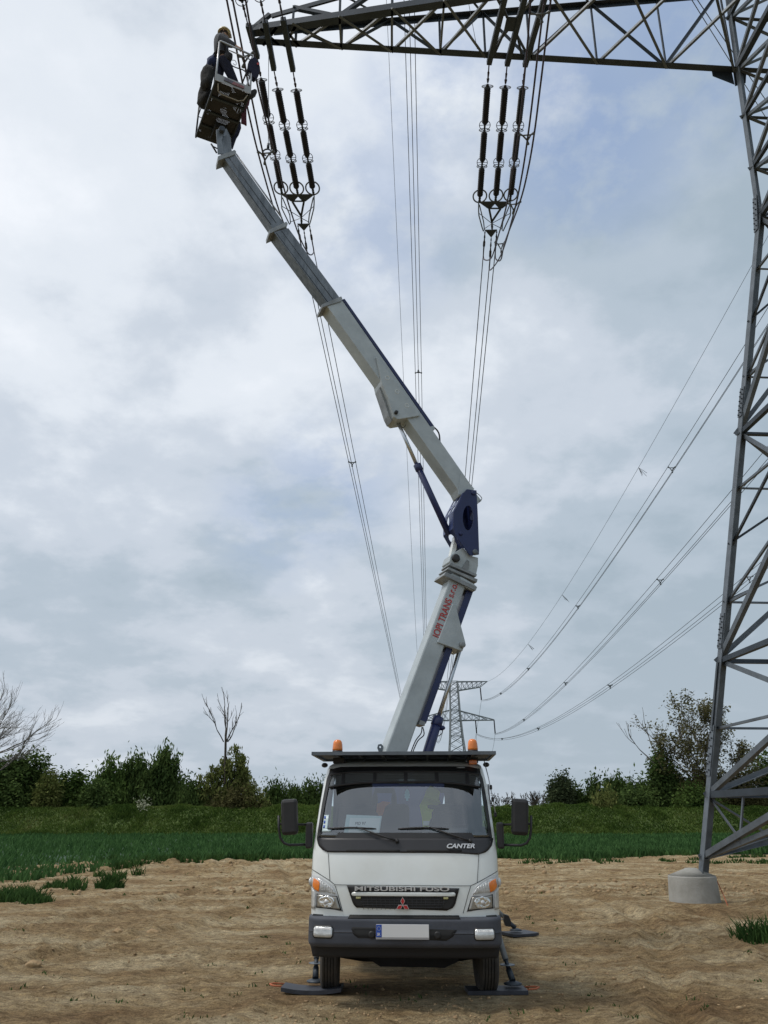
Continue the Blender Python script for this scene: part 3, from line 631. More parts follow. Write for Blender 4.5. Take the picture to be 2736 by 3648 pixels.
for i, (u, v) in enumerate([(2175, 2795), (2215, 2788), (2255, 2800), (2290, 2798)]):
    leafy('young_poplar', ['leftmost', 'second', 'third', 'rightmost'][i] + ' of four upright poplars in the right-hand hedge', 'tree', u, u - 32, u + 32, v, 108, LEAFM if i % 2 else LEAFD, 2200, .32, lob((.5, .5, .45, .48)), up=1., elong=2.2, group='poplars in the right-hand hedge')
t = leafy('dead_topped_tree', 'dark dense willow with dead grey branches above it, right-hand side', 'tree', 2350, 2285, 2420, 2672, 102, LEAFD, 7500, .34, lob((.45, .62, .28, .30), (.55, .42, .42, .34), (.4, .22, .5, .26)), bark=BARK)
segs, tips = [], []; Ht = atY(2350, 2672, 102).z
for (x_, dx, dz, ln) in [(-.7, -.75, 1.0, 3.6), (-.1, -.25, 1.2, 3.8), (.4, .35, 1.2, 3.0), (.9, .8, .9, 3.2)]:
    grow(segs, tips, (x_, -.3, Ht * .80), (dx, RNG.normal() * .2, dz), ln, .09, 2, .4, .1, (1, 3), 4, .12, .55, .02)
segmesh('dead_branch', segs, BARKL, t, 4)
t = thing('poplar_tree', 'tall airy tree with sparse young leaves standing behind the tower leg', 'tree', (atY(2545, 2800, 102).x, 102, 0), group=TREES_G)
segs, tips = [], []; segs.append((np.array([0, 0, -.2]), np.array([-.3, 0, 4.0]), .34, .28))
for (dx, dz, ln, z0) in [(-.85, 1.0, 6.2, 3.6), (-.5, 1.15, 6.8, 4), (-.15, 1.25, 6.6, 4), (.35, 1.1, 5.4, 4), (.75, .85, 4.6, 3.4), (-1., .55, 3.8, 3.2), (1., .5, 3.8, 3), (.1, 1.2, 6., 4), (-.7, 1.1, 5.6, 4), (.6, .6, 5, 2.5)]:
    grow(segs, tips, (-.3 + dx * .3, RNG.normal() * .3, z0), (dx, RNG.normal() * .35, dz), ln * .94, .12, 3, .46, .06, (3, 5), 4, .14, .60, .018)
segmesh('trunk', segs, BARKL, t, 4)
T = np.array(tips); T = T[RNG.random(len(T)) < .85]; C = np.repeat(T, 3, 0) + RNG.normal(size=(len(T) * 3, 3)) * .30
leafmesh('crown', C, .23, LEAFB, t, 1.5)
leafy('shrub', 'olive green bushes between the dark willow and the tower leg', 'bush', 2460, 2395, 2540, 2765, 101, LEAFB, 5000, .32, lob((.35, .5, .36, .46), (.7, .48, .34, .46), (.5, .25, .5, .3)))
leafy('shrub', 'bright green low bush at the foot of the tall airy tree', 'bush', 2470, 2405, 2545, 2800, 99, LEAFM, 3400, .30, lob((.5, .45, .5, .5)))
leafy('shrub', 'reddish brown undergrowth seen through the lowest tower braces', 'bush', 2610, 2530, 2700, 2775, 102, LEAFB, 4600, .32, lob((.35, .5, .36, .46), (.7, .45, .34, .46)))
leafy('willow_tree', 'dark tree at the right edge seen behind the tower braces', 'tree', 2725, 2640, 2830, 2665, 104, LEAFD, 6500, .36, lob((.4, .62, .34, .34), (.65, .42, .36, .38), (.5, .25, .5, .28)))
leafy('shrub', 'low dark bush along the bank left of the olive green bushes', 'bush', 2250, 2190, 2320, 2822, 100, LEAFD, 3000, .30, lob((.5, .45, .5, .5)))

# ================================================================== NEAR TOWER
AX = Vector((math.cos(R(3.5)), math.sin(R(3.5)), 0)); AY = Vector((-math.sin(R(3.5)), math.cos(R(3.5)), 0)); UZ = Vector((0, 0, 1))
TC = Vector((12.46, 15.89, 0)); ZA = 22.7
def hw(z): return np.interp(z, [0, .76, 17.4, 22.7, 40], [4.95, 4.81, 2.0, 1.87, 1.2])
def corner(i, z):   # 0 far-left 1 near-left 2 near-right 3 far-right
    sx, sy = ((-1, 1), (-1, -1), (1, -1), (1, 1))[i]; h = float(hw(z)); return TC + AX * sx * h + AY * sy * h + UZ * z
tower = thing('transmission_tower', 'large galvanised lattice pylon filling the right edge, its arm reaching over the lift basket', 'pylon', (TC.x, TC.y, 0))
TP = dict(parent=tower)
for i in range(4):
    sx, sy = ((-1, 1), (-1, -1), (1, -1), (1, 1))[i]; m = MB()
    zs = [.62, 17.4, 34.]
    for a, b in zip(zs[:-1], zs[1:]): m.angle(corner(i, a), corner(i, b), .24 if a < 17 else .2, .022, -AY * sy, -AX * sx)
    lg = m.build('leg', GALV, tower)
    if i in (0, 1):
        for za, zb in [(2.75, 3.9), (5.7, 6.55), (11.6, 12.4), (16.9, 18.0)]:
            p, q_ = corner(i, za), corner(i, zb); off = -AX * .02
            b = MB(); b.bar(p + off - AY * sy * .11, q_ + off - AY * sy * .11, .20, .016, AX); gp = b.build('splice_plate', GALV, tower)
            b = MB(); b.bar(p - AX * sx * .11 + AY * sy * .02, q_ - AX * sx * .11 + AY * sy * .02, .016, .20, AX); b.build('splice_plate', GALV, tower)
            d = (q_ - p)
            for k in range(6 if i == 0 else 0):
                for s_ in (-.05, .05):
                    nb = MB(); c = p + d * ((k + .5 + (.2 if s_ > 0 else 0)) / 6.4) - AY * sy * (.11 + s_) + off * 1.5; nb.lathe(c, -AX, [(0, .020), (.018, .020), (.019, .012), (.032, .012)], 6, False)
                    nb.build('bolt', GALVD, gp)
panels = [(.88, 2.25), (2.25, 5.35), (5.35, 11.12), (11.12, 17.3)]
def lerp(a, b, t): return a + (b - a) * t
D = Bars(); Hm = Bars(); Rd = Bars()
for i, (a, b) in enumerate([(0, 1), (0, 3), (1, 2), (3, 2)]):
    out = [-AX, AY, -AY, AX][i]                                   # outward normal of this face
    for k, (z0, z1) in enumerate(panels):
        o = out * -.03; o2 = out * -.10
        A0, A1, B0, B1 = corner(a, z0), corner(a, z1), corner(b, z0), corner(b, z1)
        inn = (B0 - A0).normalized()
        if k == 0:
            mid_ = (A1 + B1) / 2
            D.angle(A0 + o, lerp(A0, mid_, 1) + o, .13, .014, UZ, -out); D.angle(B0 + o, mid_ + o, .13, .014, UZ, -out)
            for P0, P1 in ((A0, A1), (B0, B1)):
                qd = lerp(P0, mid_, .36); top = lerp(P1, mid_, .36); Rd.angle(qd + o2, top + o2, .06, .008, inn, -out); Rd.angle(P1 + o2, qd + o2, .06, .008, UZ, -out)
                D.angle(P0 + o2, lerp(P0 + UZ * .45, mid_ - UZ * .35, 1) + o2, .10, .012, UZ, -out)
            Hm.angle(A1 + o, B1 + o, .15, .014, UZ, -out)
            continue
        D.angle(A0 + o, B1 + o, .12, .014, UZ, -out); D.angle(B0 + o2, A1 + o2, .12, .014, UZ, -out)
        Hm.angle(A1 + o, B1 + o, .12, .012, UZ, -out)
        ns = {1: 2, 2: 4, 3: 4}[k]
        wa, wb = (B0 - A0).length, (B1 - A1).length; tc_ = wa / (wa + wb)
        for j in range(1, ns):
            t_ = j / ns; z = lerp(z0, z1, t_)
            for P0, P1, Q0, Q1 in ((A0, A1, B0, B1), (B0, B1, A0, A1)):
                Lp = lerp(P0, P1, t_)                                # point on the leg
                # nearest main diagonal at this height: below the crossing the one from P0, above the one to P1
                dg = lerp(P0, Q1, t_) if t_ <= tc_ else lerp(Q0, P1, t_)
                if (j % 2 == 1) or ns == 2: Rd.angle(Lp + o2, dg + o2, .058, .008, UZ, -out)
                t2 = min(1, t_ + 1 / ns); dg2 = lerp(P0, Q1, t2) if t2 <= tc_ else lerp(Q0, P1, t2)
                if t_ < tc_: Rd.angle(Lp + o2, dg2 + o2, .058, .008, UZ, -out)
                else: Rd.angle(lerp(P0, P1, max(0, t_ - 1 / ns)) + o2, dg + o2, .058, .008, UZ, -out)
    # above the kink: short crossed panels up through the arm and beyond
    zz_ = [17.3, 19.0, 20.9, 22.7, 24.8, 27., 29.4]
    for z0, z1 in zip(zz_[:-1], zz_[1:]):
        A0, A1, B0, B1 = corner(a, z0), corner(a, z1), corner(b, z0), corner(b, z1); o = out * -.03; o2 = out * -.09
        D.angle(A0 + o, B1 + o, .095, .012, UZ, -out); D.angle(B0 + o2, A1 + o2, .095, .012, UZ, -out)
        Hm.angle(A1 + o, B1 + o, .10 if z1 != 22.7 else .16, .012, UZ, -out)
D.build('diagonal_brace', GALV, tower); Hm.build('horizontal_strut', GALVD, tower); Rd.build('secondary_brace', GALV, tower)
g = Bars()
for i in range(4):
    sx, sy = ((-1, 1), (-1, -1), (1, -1), (1, 1))[i]; p = corner(i, ZA)
    P = [p + UZ * .3 + AX * sx * -.05, p + AX * -sx * .45 + UZ * .12, p + AX * -sx * .35 - UZ * .35, p - UZ * .5, ]
    g.plate([q_ + AY * sy * .03 for q_ in P], AY * sy, .014)
    P = [p + UZ * .25, p + AX * -.62 * (1 if sx < 0 else -1) + UZ * .08, p + AX * -.62 * (1 if sx < 0 else -1) - UZ * .12, p - UZ * .42]
    g.plate([q_ + AY * sy * .045 for q_ in P], AY * sy, .014)
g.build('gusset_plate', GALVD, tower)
# the left arm
NB = lambda u, v: atZ(u, v, ZA)
NL, FL = corner(1, ZA), corner(0, ZA)
N0, F0 = NB(893, 108), NB(897, 158)
def onchord(P, Q, x): return lerp(P, Q, (x - P.x) / (Q.x - P.x))
c1 = Bars()
TLn, TLf = corner(1, 25.9), corner(0, 25.9)
def up(v, h): return v + UZ * h
xn0 = N0.x
T0n, T0f = onchord(N0, NL, xn0 + .55) + UZ * .55, onchord(F0, FL, xn0 + .55) + UZ * .55
c1.angle(N0, NL, .22, .02, UZ, AY); c1.angle(F0, FL, .20, .02, UZ, -AY)
tc1 = Bars(); tc1.angle(T0n, TLn, .15, .016, -UZ, AY); tc1.angle(T0f, TLf, .15, .016, -UZ, -AY)
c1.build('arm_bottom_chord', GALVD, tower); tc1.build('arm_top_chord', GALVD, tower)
fx = [atZ(u, v, ZA).x for u, v in [(1048, 165), (1212, 172), (1392, 183), (1565, 192), (1726, 202), (1886, 212), (2125, 226), (2372, 240)]] + [FL.x]
lacing = Bars(); strut = Bars(); sidel = Bars()
for k, x in enumerate(fx):
    n_, f_ = onchord(N0, NL, x), onchord(F0, FL, x); tn, tf = onchord(T0n, TLn, x), onchord(T0f, TLf, x)
    if k < len(fx) - 1:
        x2 = fx[k + 1]; n2_, f2_ = onchord(N0, NL, x2), onchord(F0, FL, x2); tn2, tf2 = onchord(T0n, TLn, x2), onchord(T0f, TLf, x2)
        lacing.angle(n_ - UZ * .02, f2_ - UZ * .02, .075, .01, AX, UZ); lacing.angle(f_ + UZ * .03, n2_ + UZ * .03, .075, .01, AX, UZ)
        a, b = (n_, tn2) if k % 2 else (tn, n2_); sidel.angle(a, b, .11, .012, UZ, AY)
        a, b = (f_, tf2) if k % 2 else (tf, f2_); sidel.angle(a, b, .11, .012, UZ, -AY)
        lacing.angle(tn, tf2, .07, .008, AX, UZ)
    if k in (1, 2, 3, 5): strut.angle(n_, f_, .06, .008, AX, UZ)
    sidel.angle(n_, tn, .07, .009, AX, AY); sidel.angle(f_, tf, .07, .009, AX, -AY)
for a, b in (((N0, .02), (T0n, 0)), ((F0, .02), (T0f, 0))): sidel.angle(a[0], b[0], .11, .012, UZ, AY)
for x, x2 in ((xn0 + .25, xn0 + .72), (xn0 + .85, xn0 + 1.3)):
    lacing.angle(onchord(N0, NL, x), onchord(F0, FL, x2), .08, .01, AX, UZ); lacing.angle(onchord(F0, FL, x), onchord(N0, NL, x2), .08, .01, AX, UZ)
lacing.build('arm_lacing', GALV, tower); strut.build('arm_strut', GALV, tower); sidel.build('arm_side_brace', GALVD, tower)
# string beams: short double plates lying across both chords
BEAMS = [((884, 88), (917, 205)), ((944, 75), (976, 247)), ((1008, 66), (1044, 251))]
BE2 = [(1742, 226), (1806, 231), (1870, 234)]
ZB = ZA - .16; beams_far, beams_near = [], []
for (a, b) in BEAMS:
    n_, f_ = atZ(*a, ZB), atZ(*b, ZB); beams_far.append(f_); beams_near.append(n_)
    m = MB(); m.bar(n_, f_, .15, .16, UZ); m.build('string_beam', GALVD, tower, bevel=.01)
for b in BE2:
    f_ = atZ(*b, ZB); n_ = f_ - AY * 3.4 + AX * .1; beams_far.append(f_); m = MB(); m.bar(n_, f_, .15, .16, UZ); m.build('string_beam', GALVD, tower, bevel=.01)
cp = atZ(1823, 86, ZB - .02); m = MB(); m.box(cp, (.36, .42, .03), Matrix.Rotation(R(3.5), 3, 'Z'))
for (a, b) in [((1785, 0), (1806, 62)), ((1868, 0), (1843, 62)), ((1762, 190), (1797, 112)), ((1857, 192), (1840, 112))]: m.bar(atZ(*a, ZB), atZ(*b, ZB), .06, .06, UZ)
m.build('centre_plate', GALVD, tower)
# short pylon peak pieces above, seen at the top right corner
# concrete footings
for i, lab in enumerate(['pale concrete footing with a conical top under the visible tower leg', 'concrete footing of the nearest left tower leg, outside the picture', 'concrete footing of the nearest right tower leg, outside the picture', 'concrete footing of the farthest right tower leg, outside the picture']):
    p = corner(i, 0); ft = thing('concrete_footing', lab, 'footing', (p.x, p.y, 0), group='concrete footings of the lattice tower')
    MB().lathe((p.x, p.y, -.5), (0, 0, 1), [(0, .60), (.45, .575), (.9, .545), (1.02, .54), (1.05, .53)], 40).build('base_block', CONC, ft)
    MB().lathe((p.x, p.y, .55), (0, 0, 1), [(0, .53), (.14, .16), (.16, .13)], 40).build('cone_cap', CONC, ft)
    if i == 0:
        e_ = atZ(2588, 3230, 0); MB().tube([p + Vector((.5, -.2, .45)), p + Vector((.58, -.22, .2)), Vector((e_.x, e_.y - .1, .0)), Vector((e_.x + .03, e_.y, -.1))], .012, 5).build('earth_wire', ROPE, ft)

# ================================================================== INSULATOR STRINGS, YOKES, JUMPERS
KS = .17; Y0S, Z0S = beams_far[1].y, ZB
def slp(u, v, dz=0.): return onpl(u, v, (0, Y0S, Z0S + dz), Vector((0, KS, 1)).normalized())
SN = Vector((0, KS, 1)).normalized()
def string(lab, grp, P, Q, open_end=True):
    """composite tension string from the beam at P to the yoke at Q: three ribbed units with guard rings"""
    P, Q = Vector(P), Vector(Q); d = (Q - P); Ln = d.length; d.normalize(); t = thing('insulator_string', lab, 'insulator', P, group=grp)
    side = d.cross(SN).normalized()
    at = lambda f: P + d * Ln * f
    m = MB(); m.tube([at(0), at(.045), at(.05), at(.085), at(.09), at(.115)], [.02, .02, .035, .022, .045, .025], 6); m.build('suspension_link', CABLEP, t)
    spans = [(.125, .40), (.435, .675), (.705, .955)]
    for k, (a, b) in enumerate(spans):
        m = MB(); pr = [(0, .035), (.06, .05), (.10, .075)]; L_ = (b - a) * Ln; n = int((L_ - .17) / .036)
        for i in range(n): h = .11 + i * .036; pr += [(h, .088), (h + .010, .106 if i % 2 else .099), (h + .018, .088)]
        pr += [(L_ - .06, .075), (L_ - .03, .04), (L_, .035)]
        m.lathe(at(a), d, pr, 12, False); m.build('insulator_unit', INS, t)
        if k: m = MB(); m.tube([at(spans[k - 1][1] - .01), at(a + .01)], .032, 6); m.build('coupling', GALVD, t)
    for f, tilt in ((.14, 0), (.40, 1), (.435, 0), (.675, 1), (.705, 0)):
        nrm = (d * .95 + UZ * .42).normalized() if tilt else (d - UZ * .33).normalized()
        m = MB(); m.ring(at(f), nrm, .17, .012, 22, 5); m.tube([at(f) - side * .17, at(f) + side * .17], .009, 4); m.build('guard_ring', GALVD, t)
    m = MB(); m.ring(at(.945), (SN * .9 + d * .45).normalized(), .26, .026, 26, 7, 25, 335, -side if False else -d); m.build('corona_ring', GALV, t)
    m = MB(); m.tube([at(.95), at(.965), at(.97), at(.985), at(1)], [.035, .05, .035, .05, .03], 6); m.build('end_fitting', GALVD, t)
    return t
ST1 = [(1005, 692), (1061, 692), (1117, 691)]; ST2 = [(1708, 722), (1765, 719), (1817, 716)]
o3 = ['left', 'middle', 'right']
for k in range(3): string(f'{o3[k]} of three dark insulator strings stretching away from the arm tip', 'insulator strings at the arm tip', beams_far[k] - UZ * .03, slp(*ST1[k]))
for k in range(3): string(f'{o3[k]} of three dark insulator strings stretching away from mid arm', 'insulator strings at mid arm', beams_far[3 + k] - UZ * .03, slp(*ST2[k]))
for k, (u, v) in enumerate([(860, -5), (926, -12), (991, -20)]):
    P = beams_near[k] - UZ * .03; Q = onpl(u, v, P, Vector((0, -KS, 1)).normalized()); dr = (Q - P).normalized()
    string(f'{o3[k]} of three insulator strings above the worker, cut by the top edge', 'insulator strings on the near side of the arm', P, P + dr * 6.3)
def yoke(lab, C0, C1, tip, t3, hornl, hornr):
    """two-stage yoke: big triangle frame, small triangle plate, arcing horns"""
    t = thing('yoke_assembly', lab, 'yoke', slp(*C0)); W_ = lambda u, v, dz=0: slp(u, v, dz)
    a, b = Vector(C0), Vector(C1); cx_ = (a + b) / 2; w_ = (b - a).x
    K = w_ / 112.0
    def q(dx, dy, dz=0): return W_(cx_.x + dx * K, cx_.y + dy * K, dz)
    tx = (tip[0] - cx_.x) / K; ty = (tip[1] - cx_.y) / K
    m = MB(); poly = [q(-58, 0), q(58, 0), q(27, 24), q(16, 24), q(1, 8), q(-14, 24), q(-24, 24)]; m.plate(poly, SN, .03); m.build('yoke_plate', GALVD, t)
    m = MB(); m.bar(q(-20, 23), q(23, 23), .05, .03, SN); m.build('cross_bar', GALVD, t)
    for s_ in (-1, 1): m = MB(); m.bar(q(20 * s_ + 1, 24, .01), q(tx, ty, .01), .07, .03, SN); m.build('yoke_arm', GALVD, t)
    m = MB(); m.tube([q(tx, ty - 2), q(tx + .5, ty + 8), q(tx + 1, ty + 16), q(tx + 1, ty + 26)], [.04, .03, .045, .03], 6); m.build('link', GALVD, t)
    l, r, bt = [Vector(x) for x in t3]; m = MB(); m.plate([W_(*l), W_(*r), W_(*bt)], SN, .03); m.build('small_yoke_plate', GALVD, t)
    for s_ in (-1, 1):
        x0 = 56 * s_; horn = [q(x0, 2, -.05), q(x0 * 1.0, 30, -.2), q(x0 * .98, 48, -.3), q(x0 * .72 + tx * .4, 88, -.28), q(x0 * .62 + tx * .5, 102, -.2), q(x0 * .55 + tx * .5, 98, -.05), q(x0 * .60 + tx * .5, 70, .12), q(x0 * .95, 10, .12)]
        m = MB(); m.tube(horn, .022, 6); m.build('arcing_horn', GALV, t)
        m = MB(); m.tube([q(x0 * .98, 40, -.2), q(tx, ty + 6, -.02), q(x0 * -.02 + tx, ty + 6, 0), q(x0 * .55 + tx * .5, 94, -.15)], .013, 5); m.build('horn_stay', GALV, t)
    return t
yoke('triangular steel yoke with horns below the arm-tip insulators, right of the boom', (1003, 694), (1119, 692), (1073, 770), [(1059, 798), (1104, 798), (1083, 823)], 0, 0)
yoke('triangular steel yoke with arcing horns at the end of the mid-arm insulators', (1705, 722), (1819, 716), (1752, 790), [(1727, 820), (1771, 819), (1750, 847)], 0, 0)
CL1 = [((1061, 800), (1071, 865)), ((1083, 822), (1094, 900)), ((1102, 800), (1113, 866))]; CL2 = [((1728, 822), (1723, 890)), ((1750, 846), (1745, 930)), ((1770, 821), (1765, 888))]
PWhere = ['bundle left of the boom', 'bundle rising behind the blue elbow']
starts = []
for g_, CLS in enumerate((CL1, CL2)):
    for k, (a, b) in enumerate(CLS):
        P, Q = slp(*a), slp(*b); starts.append(Q); t = thing('dead_end_clamp', f'{o3[k]} of three dead-end clamps below the yoke, {PWhere[g_]}', 'clamp', P, group='dead-end clamps under the yokes')
        d = Q - P; m = MB(); m.tube([P, P + d * .12, P + d * .14, P + d * .30, P + d * .32, P + d * .45], [.012, .03, .012, .03, .035, .015], 6); m.build('shackle', GALVD, t)
        m = MB(); m.tube([P + d * .4, P + d * .55, P + d * .56, P + d * .8, P + d * .82, P + d * 1.25], [.02, .03, .045, .045, .028, .02], 6); m.build('clamp_body', CABLE, t)
# cables as sagging spans to the far tower
def cable(name, lab, grp, S, E_, sag, r=.017, n=48, m=CABLE, cat='power line'):
    S, E_ = Vector(S), Vector(E_); pts = []
    for i in range(n + 1):
        t_ = (i / n) ** 1.35; p = S.lerp(E_, t_); p.z -= 4 * sag * t_ * (1 - t_); pts.append(p)
    rs = [r + .00010 * max(0, p.y - 20) for p in pts]
    o = MB(); o.tube([p - S for p in pts], rs, 5); ob = o.build(name, m); ob.location = S; return tag(ob, lab, cat, grp)
def spanpt(S, E_, sag, t_): p = Vector(S).lerp(Vector(E_), t_); p.z -= 4 * sag * t_ * (1 - t_); return p
def spacer(lab, pts, r=.018, s=1.):
    """three clamps joined by a triangular frame"""
    c = sum(pts, Vector()) / 3; t = thing('line_spacer', lab, 'spacer', c, group='triangular line spacers')
    inn = [c.lerp(p, .55) for p in pts]
    m = MB()
    for i in range(3): m.tube([inn[i], inn[(i + 1) % 3]], r, 6)
    m.build('spacer_frame', GALV, t)
    for p, q_ in zip(pts, inn): m = MB(); m.tube([p + (p - q_).normalized() * .02, p, q_], [r * 1.9, r * 1.9, r * .9], 6); m.build('clamp', GALV, t)
FY = 300.
ORD = ['first', 'second', 'third', 'fourth', 'fifth']
OFF = [Vector((-.2, 0, .12)), Vector((.0, 0, -.22)), Vector((.2, 0, .12))]
def bundle(where, Ss, E_, sag, sp, r=.017):
    grp = f'three conductors of the {where}'
    for k in range(3): cable('conductor', f'{o3[k]} conductor of the {where}', grp, Ss[k], Vector(E_) + OFF[k], sag, r)
    for i, t_ in enumerate(sp):
        spacer(f'{ORD[i]} spacer from the top on the {where}' if len(sp) > 1 else f'small triangular spacer on the {where}', [spanpt(Ss[k], Vector(E_) + OFF[k], sag, t_) for k in range(3)], .022 + .12 * t_)
fw = 25.8
bundle('bundle running down left of the boom', starts[0:3], (9.0, FY, 28.7), -.5, (.075,))
bundle('bundle running down behind the blue elbow', starts[3:6], (19.0, FY, 28.7), 7.0, ())
U0 = Vector((.89, 21.0, 35.9)); bundle('high bundle in the middle of the picture', [U0 + Vector((-.2, .15, 0)), U0 + Vector((.0, -.3, 0)), U0 + Vector((.25, .15, 0))], atY(1522, 2495, FY), 12.35, (.105,))
bundle('topmost bundle crossing the sky on the right', [Vector((22.1, 22, 30.6)) + o * 1.6 for o in OFF], atY(1714, 2495, FY), 6.7, (.14, .30, .5, .72))
bundle('middle bundle crossing the sky on the right', [Vector((21.7, 22, 22.8)) + o * 1.6 for o in OFF], atY(1762, 2615, FY), 4.2, (.17, .38, .62))
bundle('lowest bundle crossing the sky on the right', [Vector((26.7, 22, 20.9)) + o * 1.6 for o in OFF], atY(1698, 2615, FY), 7.5, (.13, .29, .5, .72))
def marker(p, lab, s=1.):
    t = thing('bird_marker', lab, 'line marker', p, group='frayed line markers on the earth wires')
    m = MB()
    for k in range(6): m.tube([p, p + Vector((random.uniform(.1, .5) * s, 0, -random.uniform(.3, .6) * s))], .012 * s, 4)
    m.build('strands', CABLEF, t)
GL0 = Vector((-.31, 22.13, 45.36)); GLE = atY(1498, 2428, FY); cable('earth_wire', 'single thin earth wire left of the high middle bundle', 'earth wires', GL0, GLE, 12.4, .012)
GR0 = Vector((22.85, 18, 36.8)); GRE = atY(1736, 2428, FY); cable('earth_wire', 'single thin earth wire rising highest on the right', 'earth wires', GR0, GRE, 6.4, .012)
marker(spanpt(GL0, GLE, 12.4, .022), 'frayed marker near the top of the left earth wire')
for i, t_ in enumerate((.065, .20, .38, .55)): marker(spanpt(GR0, GRE, 6.4, t_), f'{ORD[i]} frayed marker from the top on the right earth wire', 1 + 3 * t_)
# two light wires crossing in front of the tower body
for k, (a, b) in enumerate([((2440, -40), (2760, 468)), ((2458, -40), (2760, 402))]):
    cable('jumper_cable', ['lower', 'upper'][k] + ' of two thin pale wires crossing the tower body at the top right', 'pale wires at the top right', atZ(*a, 25.5), atZ(*b, 25.0), .05, .014, 12, GALV, 'cable')
# dead-end set of the high middle bundle: small yoke seen above the arm
t = thing('yoke_assembly', 'small triangular yoke of the high middle bundle, just under the arm', 'yoke', U0)
m = MB(); ya = [U0 + Vector((-.32, -.9, .12)), U0 + Vector((.36, -.9, .12)), U0 + Vector((.02, -.5, .1))]; m.plate(ya, UZ, .04); m.build('yoke_plate', GALVD, t)
for k, (dx, dy) in enumerate([(-.2, .15), (0, -.3), (.25, .15)]):
    p = U0 + Vector((dx, dy, 0)); m = MB(); m.tube([U0 + Vector((dx * 1.1, -.85 if k != 1 else -.5, .12)), p, p + Vector((0, .5, -.08))], [.02, .04, .03], 6); m.build('clamp', CABLE, t)
m = MB(); m.tube([U0 + Vector((0, -.9, .12)), U0 + Vector((0, -3.5, 1.2))], .05, 6); m.build('insulator_unit', INS, t)
# jumpers: loops that hang under the arm from the far clamps to the near strings
def jpt(u, v, z0=18.35, off=0.):
    d = rdir(u, v); lo, hi = 5., 40.
    ym = 16.5
    f = lambda k: (HC + d[2] * k) - (z0 + off + (d[1] * k - ym) ** 2 * .055)
    k = 8.
    k = None; ks = [8 + i * .05 for i in range(600)]
    for a, b in zip(ks[:-1], ks[1:]):
        if f(a) < 0 <= f(b): k = a + .05 * (-f(a)) / (f(b) - f(a)); break
    return Vector((d[0] * k, d[1] * k, HC + d[2] * k)) if k else None
J1 = [[(806, -30), (808, 0), (840, 162), (861, 281), (880, 377), (918, 539), (973, 735), (1010, 830), (1050, 885)],
      [(824, -30), (829, 0), (862, 170), (882, 286), (897, 352), (945, 580), (1002, 773), (1040, 850), (1075, 905)],
      [(869, -30), (875, 0), (905, 186), (913, 282), (940, 400), (977, 542), (1020, 700), (1065, 838)]]
J2 = [[(1892, -30), (1890, 0), (1882, 120), (1875, 200), (1862, 340), (1850, 453), (1828, 600), (1802, 742), (1774, 844)],
      [(1942, -30), (1939, 0), (1915, 200), (1900, 330), (1882, 475), (1860, 620), (1831, 757), (1788, 887)],
      [(1965, -30), (1962, 0), (1938, 200), (1922, 330), (1904, 471), (1882, 600), (1853, 717), (1799, 862)]]
def smooth(P, n=6):
    out = []
    for i in range(len(P) - 1):
        a = P[max(i - 1, 0)]; b = P[i]; c = P[i + 1]; d = P[min(i + 2, len(P) - 1)]
        for j in range(n):
            t = j / n; out.append(.5 * ((2 * b) + (c - a) * t + (2 * a - 5 * b + 4 * c - d) * t * t + (3 * b - a - 3 * c + d) * t ** 3))
    return out + [P[-1]]
for g_, (JS, cl, lab) in enumerate(((J1, starts[0:3], 'hanging in front of the arm-tip insulators'), (J2, starts[3:6], 'hanging right of the mid-arm insulators'))):
    for k, pth in enumerate(JS):
        P = [p for p in (jpt(u, v) for u, v in pth) if p and p.y < 22.6]; e = cl[k]; last = P[-1]
        # near end: carried on up to the strings on the camera side; far end: loops up into its clamp
        n0 = P[0]; near_end = [Vector((n0.x + .1, n0.y - 2.2, n0.z + .9)), Vector((n0.x + .2, n0.y - 4.2, n0.z + 2.9))][::-1]
        loop = [last.lerp(e, .5) + Vector((.06, .35, -.32)), e + Vector((.03, .25, -.22)), e]
        pts = smooth(near_end + P + loop); S = pts[0]; o = MB(); o.tube([p - S for p in pts], .024, 6); ob = o.build('jumper_cable', CABLEP); ob.location = S
        tag(ob, f'{o3[k]} of three jumper cables {lab}', 'cable', f'jumper cables {lab}')
def tri(lab, a, b, c):
    P = [jpt(*q_) or slp(*q_) for q_ in (a, b, c)]; spacer(lab, P, .022)
tri('triangular spacer on the left jumpers beside the worker', (852, 200), (866, 238), (903, 186)); tri('triangular spacer on the left jumpers below the hook', (919, 541), (943, 583), (974, 537))
tri('upper triangular spacer on the right jumpers, against the arm', (1893, 47), (1930, 78), (1957, 42)); tri('triangular spacer on the right jumpers beside the insulators', (1849, 478), (1881, 512), (1902, 474))
tri('triangular spacer on the right jumpers beside the right yoke', (1811, 724), (1828, 760), (1853, 719)); tri('lowest triangular spacer on the right jumpers, by the clamps', (1765, 864), (1786, 900), (1800, 861))
# rope and hook hanging off the second string beam
rt = atZ(957, 165, ZB - .1); rb = Vector((rt.x, rt.y, 0)); k0 = [Vector((rt.x, rt.y - .4, z)) for z in (22.4,)]
lowp = onpl(956, 512, rt, Vector((0, 1, 0))); t = thing('rope_and_hook', 'thin rope with a steel hook hanging from the arm beside the basket', 'rope', rt)
m = MB(); m.tube([rt, lowp], .009, 5); m.build('rope', CABLEF, t)
m = MB(); m.tube([lowp, lowp + Vector((0, 0, -.15))], .04, 6); m.build('swivel', GALVD, t)
m = MB(); m.ring(lowp + Vector((-.02, 0, -.30)), (0, 1, 0), .11, .022, 16, 6, 100, 400, (1, 0, 0)); m.build('hook', GALVD, t)
rp0, rp1 = atZ(1664, -20, ZA + 1.5), atZ(1700, 175, ZA + .3)
cable('hand_rope', 'thin frayed rope dangling inside the arm lattice', None, rp0, rp1, .03, .008, 8, CABLEF, 'rope')

